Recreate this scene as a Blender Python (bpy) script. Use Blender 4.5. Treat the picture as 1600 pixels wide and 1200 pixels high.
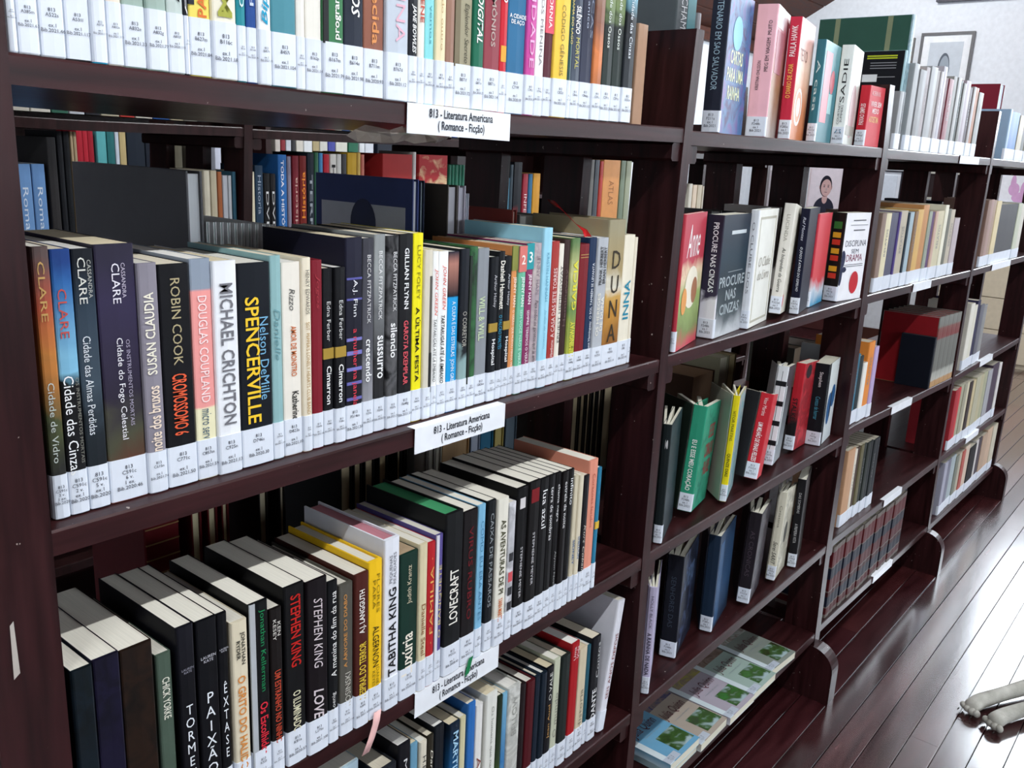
import bpy, math, random
from mathutils import Matrix, Vector
random.seed(7)
C = bpy.context.scene.collection
for o in list(bpy.data.objects): bpy.data.objects.remove(o)
S = 1.07                      # metres per survey unit
FZ = 1.42                     # floor lies this far below the survey origin
def W(x, y, z): return Vector((x*S, y*S, (z+FZ)*S))

# ------------------------------------------------------------ camera, sky, light, exposure
sc = bpy.context.scene
cam = bpy.data.cameras.new('camera'); co = bpy.data.objects.new('camera', cam); C.objects.link(co)
cam.sensor_width = 36; cam.lens = 36*1399.785/1600; cam.clip_start = .02; cam.clip_end = 200
yaw, pitch, roll = math.radians(51.11417), math.radians(14.4003), math.radians(2.61752)
fw = Vector((math.sin(yaw)*math.cos(pitch), math.cos(yaw)*math.cos(pitch), -math.sin(pitch)))
rt = fw.cross(Vector((0,0,1))).normalized(); up = rt.cross(fw)
r2 = rt*math.cos(roll)+up*math.sin(roll); u2 = -rt*math.sin(roll)+up*math.cos(roll)
M = Matrix((r2, u2, -fw)).transposed().to_4x4(); M.translation = W(.08842, -.68975, -.04994)
co.matrix_world = M; sc.camera = co
wd = bpy.data.worlds.new('sky'); sc.world = wd; wd.use_nodes = True
bg = wd.node_tree.nodes['Background']; bg.inputs[0].default_value = (.80,.90,1,1); bg.inputs[1].default_value = 7.0
sc.view_settings.view_transform = 'Standard'; sc.view_settings.look = 'None'
sc.view_settings.exposure = 0.0; sc.view_settings.gamma = 1; sc.view_settings.use_curve_mapping = False
def area(name, loc, rot, sx, sy, power, col=(1,1,1)):
    l = bpy.data.lights.new(name, 'AREA'); l.shape = 'RECTANGLE'; l.size = sx; l.size_y = sy
    l.energy = power; l.color = col
    o = bpy.data.objects.new(name, l); C.objects.link(o); o.location = loc; o.rotation_euler = rot
    return o
# daylight by the end window, plus fill by added front windows (one area light in each opening, facing in)
END_X = 7.75
area('window_daylight', W(END_X-.03, -.64, 1.1), (0, math.radians(90), 0), 1.75, 2.2, 210, (.86,.93,1))
for wx_, we_ in ((1.2,45), (4.0,25), (6.4,30)): area('window_daylight', W(wx_, -4.37, .6), (math.radians(90), 0, 0), 1.6, 1.5, we_, (.90,.95,1))  # fill light through unseen front windows

# ------------------------------------------------------------ materials
def lin(h):
    r = [int(h[i:i+2],16)/255 for i in (0,2,4)]
    return tuple((c/12.92 if c<=.04045 else ((c+.055)/1.055)**2.4) for c in r)+(1,)
MATS = {}
def mat(spec, rough=.5, bump=0):
    key = (spec, rough)
    if key in MATS: return MATS[key]
    m = bpy.data.materials.new('paint_'+spec.replace(':','_').replace(',','_')[:30]); m.use_nodes = True
    nt = m.node_tree; N = nt.nodes; L = nt.links; b = N['Principled BSDF']
    b.inputs['Roughness'].default_value = rough; b.inputs['Specular IOR Level'].default_value = .17
    tc = N.new('ShaderNodeTexCoord')
    nz = N.new('ShaderNodeTexNoise'); nz.inputs['Scale'].default_value = 30; nz.inputs['Detail'].default_value = 3
    L.new(tc.outputs['Object'], nz.inputs['Vector'])
    if spec[:2] == 'g:':
        sx = N.new('ShaderNodeSeparateXYZ'); L.new(tc.outputs['Generated'], sx.inputs[0])
        ma = N.new('ShaderNodeMath'); ma.operation = 'MULTIPLY_ADD'; st = [(float(q.split('@')[1]), q.split('@')[0]) for q in spec[2:].split(',')]
        crisp = any(0 < d_[0]-c_[0] < .03 for c_, d_ in zip(st, st[1:])); amp = .015 if crisp else .34
        ma.inputs[1].default_value = amp; nz.inputs['Scale'].default_value = 17; nz.inputs['Detail'].default_value = 6; nz.inputs['Distortion'].default_value = 1.0
        L.new(nz.outputs['Fac'], ma.inputs[0])
        sb = N.new('ShaderNodeMath'); sb.operation = 'SUBTRACT'; sb.inputs[1].default_value = amp/2
        L.new(sx.outputs[2], sb.inputs[0]); L.new(sb.outputs[0], ma.inputs[2])
        cr = N.new('ShaderNodeValToRGB'); L.new(ma.outputs[0], cr.inputs[0])
        st = [(float(q.split('@')[1]), q.split('@')[0]) for q in spec[2:].split(',')]
        e = cr.color_ramp.elements
        while len(e) < len(st): e.new(.5)
        for k,(p_,c_) in enumerate(st): e[k].position = p_
        for k,(p_,c_) in enumerate(st): e[k].color = lin(c_)
        L.new(cr.outputs[0], b.inputs['Base Color'])
    elif spec[:2] == 'n:':
        cs = spec[2:].split(',')
        n2 = N.new('ShaderNodeTexNoise'); n2.inputs['Scale'].default_value = 22; n2.inputs['Detail'].default_value = 6
        n2.inputs['Distortion'].default_value = 1.2
        L.new(tc.outputs['Object'], n2.inputs['Vector'])
        cr = N.new('ShaderNodeValToRGB'); L.new(n2.outputs['Fac'], cr.inputs[0])
        e = cr.color_ramp.elements; e.new(.5)
        for k,pz in enumerate((.36,.5,.64)): e[k].position = pz; e[k].color = lin(cs[k])
        L.new(cr.outputs[0], b.inputs['Base Color'])
    elif spec == 'stripe':
        sx = N.new('ShaderNodeSeparateXYZ'); L.new(tc.outputs['Generated'], sx.inputs[0])
        cr = N.new('ShaderNodeValToRGB'); L.new(sx.outputs[2], cr.inputs[0]); cr.color_ramp.interpolation = 'CONSTANT'
        e = cr.color_ramp.elements
        st = [(0,'6a625c'),(.05,'4c161a'),(.14,'6a625c'),(.16,'161c2c'),(.3,'3a1418'),(.36,'6a625c'),(.38,'4c161a'),(.55,'161c2c'),(.7,'625a54'),(.72,'561a1e'),(.93,'6a625c')]
        while len(e) < len(st): e.new(.5)
        for k,(p_,c_) in enumerate(st): e[k].position = p_
        for k,(p_,c_) in enumerate(st): e[k].color = lin(c_)
        L.new(cr.outputs[0], b.inputs['Base Color'])
    else:
        mx = N.new('ShaderNodeMix'); mx.data_type = 'RGBA'; c_ = lin(spec)
        mx.inputs[6].default_value = tuple(v*.88 for v in c_[:3])+(1,); mx.inputs[7].default_value = tuple(min(1,v*1.08) for v in c_[:3])+(1,)
        L.new(nz.outputs['Fac'], mx.inputs[0]); L.new(mx.outputs[2], b.inputs['Base Color'])
    MATS[key] = m
    return m
def wood(name, dark, light, rough, scale=(1,14,14), bump=.15, coat=.12, scratch=True):
    m = bpy.data.materials.new(name); m.use_nodes = True; nt = m.node_tree; N = nt.nodes; L = nt.links; b = N['Principled BSDF']
    tc = N.new('ShaderNodeTexCoord'); mp = N.new('ShaderNodeMapping'); mp.inputs['Scale'].default_value = scale
    L.new(tc.outputs['Object'], mp.inputs[0])
    nz = N.new('ShaderNodeTexNoise'); nz.inputs['Scale'].default_value = 5; nz.inputs['Detail'].default_value = 6; L.new(mp.outputs[0], nz.inputs[0])
    cr = N.new('ShaderNodeValToRGB'); cr.color_ramp.elements[0].position = .3; cr.color_ramp.elements[0].color = lin(dark)
    cr.color_ramp.elements[1].position = .75; cr.color_ramp.elements[1].color = lin(light); L.new(nz.outputs['Fac'], cr.inputs[0])
    last = cr.outputs[0]
    if scratch:
        v = N.new('ShaderNodeTexNoise'); v.inputs['Scale'].default_value = 120; v.inputs['Detail'].default_value = 2
        L.new(tc.outputs['Object'], v.inputs['Vector'])
        c2 = N.new('ShaderNodeValToRGB'); c2.color_ramp.elements[0].position = .745; c2.color_ramp.elements[1].position = .765; L.new(v.outputs['Fac'], c2.inputs[0])
        mx = N.new('ShaderNodeMix'); mx.data_type = 'RGBA'; L.new(c2.outputs[0], mx.inputs[0]); L.new(last, mx.inputs[6]); mx.inputs[7].default_value = lin('a89a92'); last = mx.outputs[2]
    L.new(last, b.inputs['Base Color'])
    rr = N.new('ShaderNodeMapRange'); rr.inputs[3].default_value = rough*.75; rr.inputs[4].default_value = rough*1.3; L.new(nz.outputs['Fac'], rr.inputs[0]); L.new(rr.outputs[0], b.inputs['Roughness'])
    bp = N.new('ShaderNodeBump'); bp.inputs['Strength'].default_value = bump; bp.inputs['Distance'].default_value = .002; L.new(nz.outputs['Fac'], bp.inputs['Height']); L.new(bp.outputs[0], b.inputs['Normal'])
    b.inputs['Specular IOR Level'].default_value = .2; b.inputs['Coat Weight'].default_value = coat; b.inputs['Coat Roughness'].default_value = .25
    return m
WOOD = wood('mahogany_varnish', '200c0d', '401e20', .33, coat=0)
WOODV = wood('mahogany_varnish_upright', '1d0b0c', '3b1b1d', .33, (14,14,1), coat=0)
FARWOOD = wood('dark_varnish_far', '20100f', '341b1c', .4, (14,14,1), scratch=False)
def paper_mat(col):
    key = ('pg', col)
    if key in MATS: return MATS[key]
    m = bpy.data.materials.new('page_paper_'+col); m.use_nodes = True; N = m.node_tree.nodes; L = m.node_tree.links; b = N['Principled BSDF']
    tc = N.new('ShaderNodeTexCoord'); mp = N.new('ShaderNodeMapping'); mp.inputs['Scale'].default_value = (1400,12,2); L.new(tc.outputs['Object'], mp.inputs[0])
    nz = N.new('ShaderNodeTexNoise'); nz.inputs['Scale'].default_value = 1; nz.inputs['Detail'].default_value = 2; L.new(mp.outputs[0], nz.inputs[0])
    c_ = lin(col); mx = N.new('ShaderNodeMix'); mx.data_type = 'RGBA'
    mx.inputs[6].default_value = tuple(v*.8 for v in c_[:3])+(1,); mx.inputs[7].default_value = tuple(min(1,v*1.1) for v in c_[:3])+(1,)
    L.new(nz.outputs['Fac'], mx.inputs[0]); L.new(mx.outputs[2], b.inputs['Base Color']); b.inputs['Roughness'].default_value = .8
    MATS[key] = m
    return m

# ------------------------------------------------------------ mesh helpers
def mesh_obj(name, verts, faces, mats, parent=None, fm=None, smooth=False):
    me = bpy.data.meshes.new(name); me.from_pydata([tuple(v) for v in verts], [], faces); me.update()
    for m in (mats if isinstance(mats, (list,tuple)) else [mats]): me.materials.append(m)
    if fm: me.polygons.foreach_set('material_index', fm)
    if smooth: me.polygons.foreach_set('use_smooth', [True]*len(me.polygons))
    o = bpy.data.objects.new(name, me); C.objects.link(o)
    if parent: o.parent = parent
    return o
BF = [(0,3,2,1),(4,5,6,7),(0,1,5,4),(1,2,6,5),(2,3,7,6),(3,0,4,7)]
def box_vf(a, b):
    x0,y0,z0 = a; x1,y1,z1 = b
    return [(x0,y0,z0),(x1,y0,z0),(x1,y1,z0),(x0,y1,z0),(x0,y0,z1),(x1,y0,z1),(x1,y1,z1),(x0,y1,z1)], list(BF)
class MB:
    def __init__(s): s.v = []; s.f = []; s.m = []
    def add(s, v, f, mi=0):
        n = len(s.v); s.v += [tuple(q) for q in v]; s.f += [tuple(i+n for i in q) for q in f]; s.m += [mi]*len(f)
    def box(s, a, b, mi=0): s.add(*box_vf(a, b), mi)
    def build(s, name, mats, parent=None, smooth=False): return mesh_obj(name, s.v, s.f, mats, parent, s.m, smooth)
def box_obj(name, a, b, m, parent=None):
    v, f = box_vf(a, b); return mesh_obj(name, v, f, m, parent)
def bevel_box(name, a, b, m, parent=None, r=.002):
    (x0,y0,z0),(x1,y1,z1) = a, b      # box with chamfered edges along its longest axis
    d = (x1-x0, y1-y0, z1-z0); ax = d.index(max(d)); o = [i for i in range(3) if i != ax]
    p, q = o; prof = []
    lo = (a[p], a[q]); hi = (b[p], b[q])
    for (u, v, du, dv) in ((lo[0],lo[1],1,0),(hi[0],lo[1],0,1),(hi[0],hi[1],-1,0),(lo[0],hi[1],0,-1)):
        pass
    prof = [(lo[0]+r,lo[1]),(hi[0]-r,lo[1]),(hi[0],lo[1]+r),(hi[0],hi[1]-r),(hi[0]-r,hi[1]),(lo[0]+r,hi[1]),(lo[0],hi[1]-r),(lo[0],lo[1]+r)]
    vs = []
    for e in (a[ax], b[ax]):
        for (u, v) in prof:
            c = [0,0,0]; c[ax] = e; c[p] = u; c[q] = v; vs.append(tuple(c))
    n = 8; fs = [(i,(i+1)%n,(i+1)%n+n,i+n) for i in range(n)]+[tuple(reversed(range(n))), tuple(range(n,2*n))]
    ob = mesh_obj(name, vs, fs, m, parent)
    import bmesh
    bm = bmesh.new(); bm.from_mesh(ob.data); bmesh.ops.recalc_face_normals(bm, faces=bm.faces); bm.to_mesh(ob.data); bm.free()
    return ob
def tag(o, label=None, cat=None, group=None, kind=None):
    if label: o['label'] = label
    if cat: o['category'] = cat
    if group: o['group'] = group
    if kind: o['kind'] = kind
    return o
def empty(name, loc=(0,0,0)):
    o = bpy.data.objects.new(name, None); o.empty_display_size = .05; C.objects.link(o); o.location = loc; return o

# ------------------------------------------------------------ lettering
TXT = {}
def text_mesh(s, style=''):
    key = (s, style)
    if key in TXT: return TXT[key]
    cu = bpy.data.curves.new('lettering', 'FONT'); cu.body = s; cu.align_x = 'CENTER'; cu.resolution_u = 2
    if 'b' in style: cu.offset = .015
    if 'i' in style: cu.shear = .3
    cu.space_line = .95
    o = bpy.data.objects.new('tmp', cu); C.objects.link(o)
    dg = bpy.context.evaluated_depsgraph_get(); dg.update()
    me = bpy.data.meshes.new_from_object(o.evaluated_get(dg)); bpy.data.objects.remove(o); bpy.data.curves.remove(cu)
    xs = [v.co.x for v in me.vertices]; ys = [v.co.y for v in me.vertices]
    if not xs: TXT[key] = (None,1,1); return TXT[key]
    x0,x1,y0,y1 = min(xs),max(xs),min(ys),max(ys); w = max(x1-x0,1e-4); h = max(y1-y0,1e-4)
    for v in me.vertices: v.co = ((v.co.x-(x0+x1)/2)/w, (v.co.y-(y0+y1)/2)/h, 0)
    me.materials.clear(); me.materials.append(None)
    TXT[key] = (me, w, h)
    return TXT[key]
def put_text(s, style, col, center, X, Y, sx, sy, parent, name='title_lettering', fit=False):
    """lettering mesh, its x axis along X (length sx), its y axis along Y (length sy)"""
    me, w, h = text_mesh(s, style)
    if me is None: return None
    if fit:
        k = min(sx/w, sy/h); sx, sy = w*k, h*k
    o = bpy.data.objects.new(name, me); C.objects.link(o); o.parent = parent
    o.material_slots[0].link = 'OBJECT'; o.material_slots[0].material = mat(col, .5)
    X = Vector(X); Y = Vector(Y); Z = X.cross(Y)
    m = Matrix((X*sx, Y*sy, Z)).transposed().to_4x4(); m.translation = Vector(center)
    o.matrix_local = m
    return o

# ------------------------------------------------------------ books
WHITE = 'e0e6f0'
rnd = random.Random(3)
def cover_profile(w, d, c):
    e = min(.002, w*.2)
    outer = [(0,d),(0,e*1.6),(e*.35,e*.45),(e,.0001),(w*.5,-.0006),(w-e,.0001),(w-e*.35,e*.45),(w,e*1.6),(w,d)]
    inner = [(c,d),(c,e*1.6+c),(w-c,e*1.6+c),(w-c,d)]
    return outer, inner
def book(label, group, x, y, z, w, h, d, spec, rotz=0, lean=0, face=None, texts=(), bands=(), art=(), sticker=.04, call=None,
         hard=False, page='cfc9b8', flip=False, fan=0, back=None, name='book'):
    """spine on local y=0 facing -y, left edge at local x=0; all lengths in metres"""
    root = empty(name); w = max(w, .004)
    R3 = Matrix.Rotation(rotz, 4, 'Z'); L3 = Matrix.Rotation(lean, 4, 'Y')
    T3 = Matrix.Translation((x, y, z))
    if flip: T3 = Matrix.Translation((x+w, y+d, z)); R3 = Matrix.Rotation(math.pi, 4, 'Z')
    if lean:
        lift = max(0, -min((L3 @ R3 @ Vector(q)).z for q in ((0,0,0),(w,0,0),(w,d,0),(0,d,0))))
        T3 = Matrix.Translation((x, y, z+lift))
    root.matrix_world = T3 @ L3 @ R3
    tag(root, label, 'book', group)
    c = .0022 if hard else .0007
    c = min(c, w*.2)
    outer, inner = cover_profile(w, d, c)
    spine_n = 8
    mb = MB(); no = len(outer)
    vs = [(a,b,0) for a,b in outer]+[(a,b,h) for a,b in outer]
    fm = 0
    for i in range(no-1):
        mi = 1 if (face and i == no-2) else 0
        mb.add([vs[i],vs[i+1],vs[i+1+no],vs[i+no]], [(0,1,2,3)], mi)
    ni = len(inner)
    vi = [(a,b,0) for a,b in inner]+[(a,b,h) for a,b in inner]
    for i in range(ni-1): mb.add([vi[i+1],vi[i],vi[i+ni],vi[i+1+ni]], [(0,1,2,3)])
    for zz, k in ((0,0),(h,1)):
        o_ = [(a,b,zz) for a,b in outer]; n_ = [(a,b,zz) for a,b in inner]
        quads = [[o_[0],o_[1],n_[1],n_[0]], [o_[1],o_[2],o_[3],o_[4],n_[1]], [o_[4],n_[2],n_[1]], [o_[4],o_[5],o_[6],o_[7],n_[2]], [o_[7],o_[8],n_[3],n_[2]]]
        for q in quads:
            if k: q = q[::-1]
            mb.add(q, [tuple(range(len(q)))])
    for a_, b_ in ((outer[0],inner[0]),(inner[-1],outer[-1])):
        mb.add([(a_[0],a_[1],0),(a_[0],a_[1],h),(b_[0],b_[1],h),(b_[0],b_[1],0)], [(0,1,2,3)])
    mb.build('cover', [mat(spec), mat(face) if face else mat(spec)], root)
    rec = .003 if hard else .0006
    py0 = outer[1][1]+c; pd = d-(.004 if hard else .0015)
    pg = paper_mat(page)
    if not fan:
        box_obj('pages', (c+.0001,py0,rec), (w-c-.0001,pd,h-rec), pg, root)
    else:
        # a book standing ajar: page blocks and back cover swing out about the spine
        n = 3; pw = (w-2*c)/n
        for k in range(n):
            a = math.radians(fan)*(n-1-k)/n
            v, f = box_vf((0,0,rec), (pw*.96,pd-py0,h-rec)); ca, sa = math.cos(a), math.sin(a)
            v = [(c+pw*k+q[0]*ca-q[1]*sa, py0+q[0]*sa+q[1]*ca, q[2]) for q in v]
            mesh_obj('pages', v, f, pg, root)
        a = math.radians(fan); ca, sa = math.cos(a), math.sin(a)
        v, f = box_vf((-.0009,.002,0), (-.0001,d,h)); v = [(q[0]*ca-q[1]*sa, q[0]*sa+q[1]*ca, q[2]) for q in v]
        mesh_obj('back_cover', v, f, mat(back or spec), root)
    sy = -.0011
    for (col, f0, f1, a, b) in bands:
        box_obj('spine_panel', (w*(.5+a)+.0002, sy+.0004, h*f0), (w*(.5+b)-.0002, .0012, h*f1), mat(col), root)
    for (s, col, f0, f1, wf, off, dr, st) in texts:
        cx = w*(.5+off); cz = h*(f0+f1)/2; Ln = h*(f1-f0); Wd = w*wf; yy = sy-.0002
        if dr == 'd': put_text(s, st, col, (cx,yy,cz), (0,0,-1), (1,0,0), Ln, Wd, root)
        elif dr == 'u': put_text(s, st, col, (cx,yy,cz), (0,0,1), (-1,0,0), Ln, Wd, root)
        elif dr == 's': put_text('\n'.join(s), st, col, (cx,yy,cz), (1,0,0), (0,0,1), Wd, Ln, root)
        else: put_text(s, st, col, (cx,yy,cz), (1,0,0), (0,0,1), Wd, Ln, root, fit=True)
    if sticker:
        s2 = sticker; e = outer[1][1]
        o2 = [(-.0003,e+.004),(-.0003,e-.0002)]+[(a,b-.0009) for a,b in outer[2:7]]+[(w+.0003,e-.0002),(w+.0003,e+.004)]
        v = [(a,b,.001) for a,b in o2]+[(a,b,s2) for a,b in o2]; n = len(o2)
        f = [(i,i+1,i+1+n,i+n) for i in range(n-1)]+[tuple(range(n,2*n))]
        st = mesh_obj('spine_sticker', v, f, mat(WHITE,.3), root)
        if call: put_text(call, '', '3c3e4a', (w*.5, -.0018, s2*.56), (1,0,0), (0,0,1), min(w*.94,.024), s2*.62, st, 'call_number', fit=True)
    fx = w+.0004
    yy0, yd = .004, d-.004
    k = 0
    for A in art:
        k += 1; fx = w+.0003+.00012*k
        if A[0] == 'r':
            _, col, a, b, e, g = A; box_obj('cover_print', (w-.0002, yy0+yd*a, h*e), (fx, yy0+yd*b, h*g), mat(col), root)
        elif A[0] == 'e':
            _, col, cy, cz, ry, rz = A; n = 20
            v = [(fx, yy0+yd*(cy+ry*math.cos(t)), h*(cz+rz*math.sin(t))) for t in [2*math.pi*i/n for i in range(n)]]
            v = [(q[0], min(max(q[1],.002),d), min(max(q[2],0),h)) for q in v]
            mesh_obj('cover_print', v, [tuple(range(n))], mat(col), root)
        else:
            _, s, col, a, b, e, g, st = A
            put_text(s, st, col, (fx, yy0+yd*(a+b)/2, h*(e+g)/2), (0,1,0), (0,0,1), yd*(b-a), h*(g-e), root, 'cover_lettering')
    return root
def shelf_z(row, x):
    P = SHELF[row]
    if x <= P[0][0]: return P[0][1]
    for (a,b),(c,d) in zip(P, P[1:]):
        if x <= c: return b+(d-b)*(x-a)/max(c-a,1e-6)
    return P[-1][1]
SHELF = {1: [(0.32, 0.004), (0.46, 0.001), (0.643, -0.003), (0.918, -0.006), (1.328, -0.001), (1.356, -0.004), (2.245, 0), (2.291, -0.001), (3.299, 0.003), (4.3, 0.004)], 2: [(0.32, -0.356), (1.315, -0.355), (1.34, -0.352), (2.247, -0.344), (2.296, -0.341), (3.287, -0.35), (4.3, -0.352)], 3: [(0.32, -0.699), (1.314, -0.698), (1.338, -0.696), (2.257, -0.691), (2.295, -0.675), (3.289, -0.709), (4.3, -0.712)], 4: [(0.32, -1.0), (1.323, -1.0), (1.351, -0.997), (2.247, -0.979), (2.309, -0.975), (3.28, -0.996), (4.3, -1.02)], 5: [(0.32, -1.235), (1.323, -1.235), (2.256, -1.232), (2.296, -1.22), (3.307, -1.25), (4.3, -1.28)]}
LABELS = [(1, 0.7526, 0.917, 0.03), (2, 0.7719, 0.9308, 0.03), (3, 0.7801, 0.9398, 0.034), (1, 2.9197, 3.1436, 0.022), (2, 2.6554, 2.828, 0.022), (3, 2.6307, 2.8248, 0.022), (4, 2.7, 2.8722, 0.022), (5, 2.7124, 2.8977, 0.022), (2, 3.5806, 3.8807, 0.022), (3, 3.6637, 3.8667, 0.022), (4, 3.6582, 3.8583, 0.022)]
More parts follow.
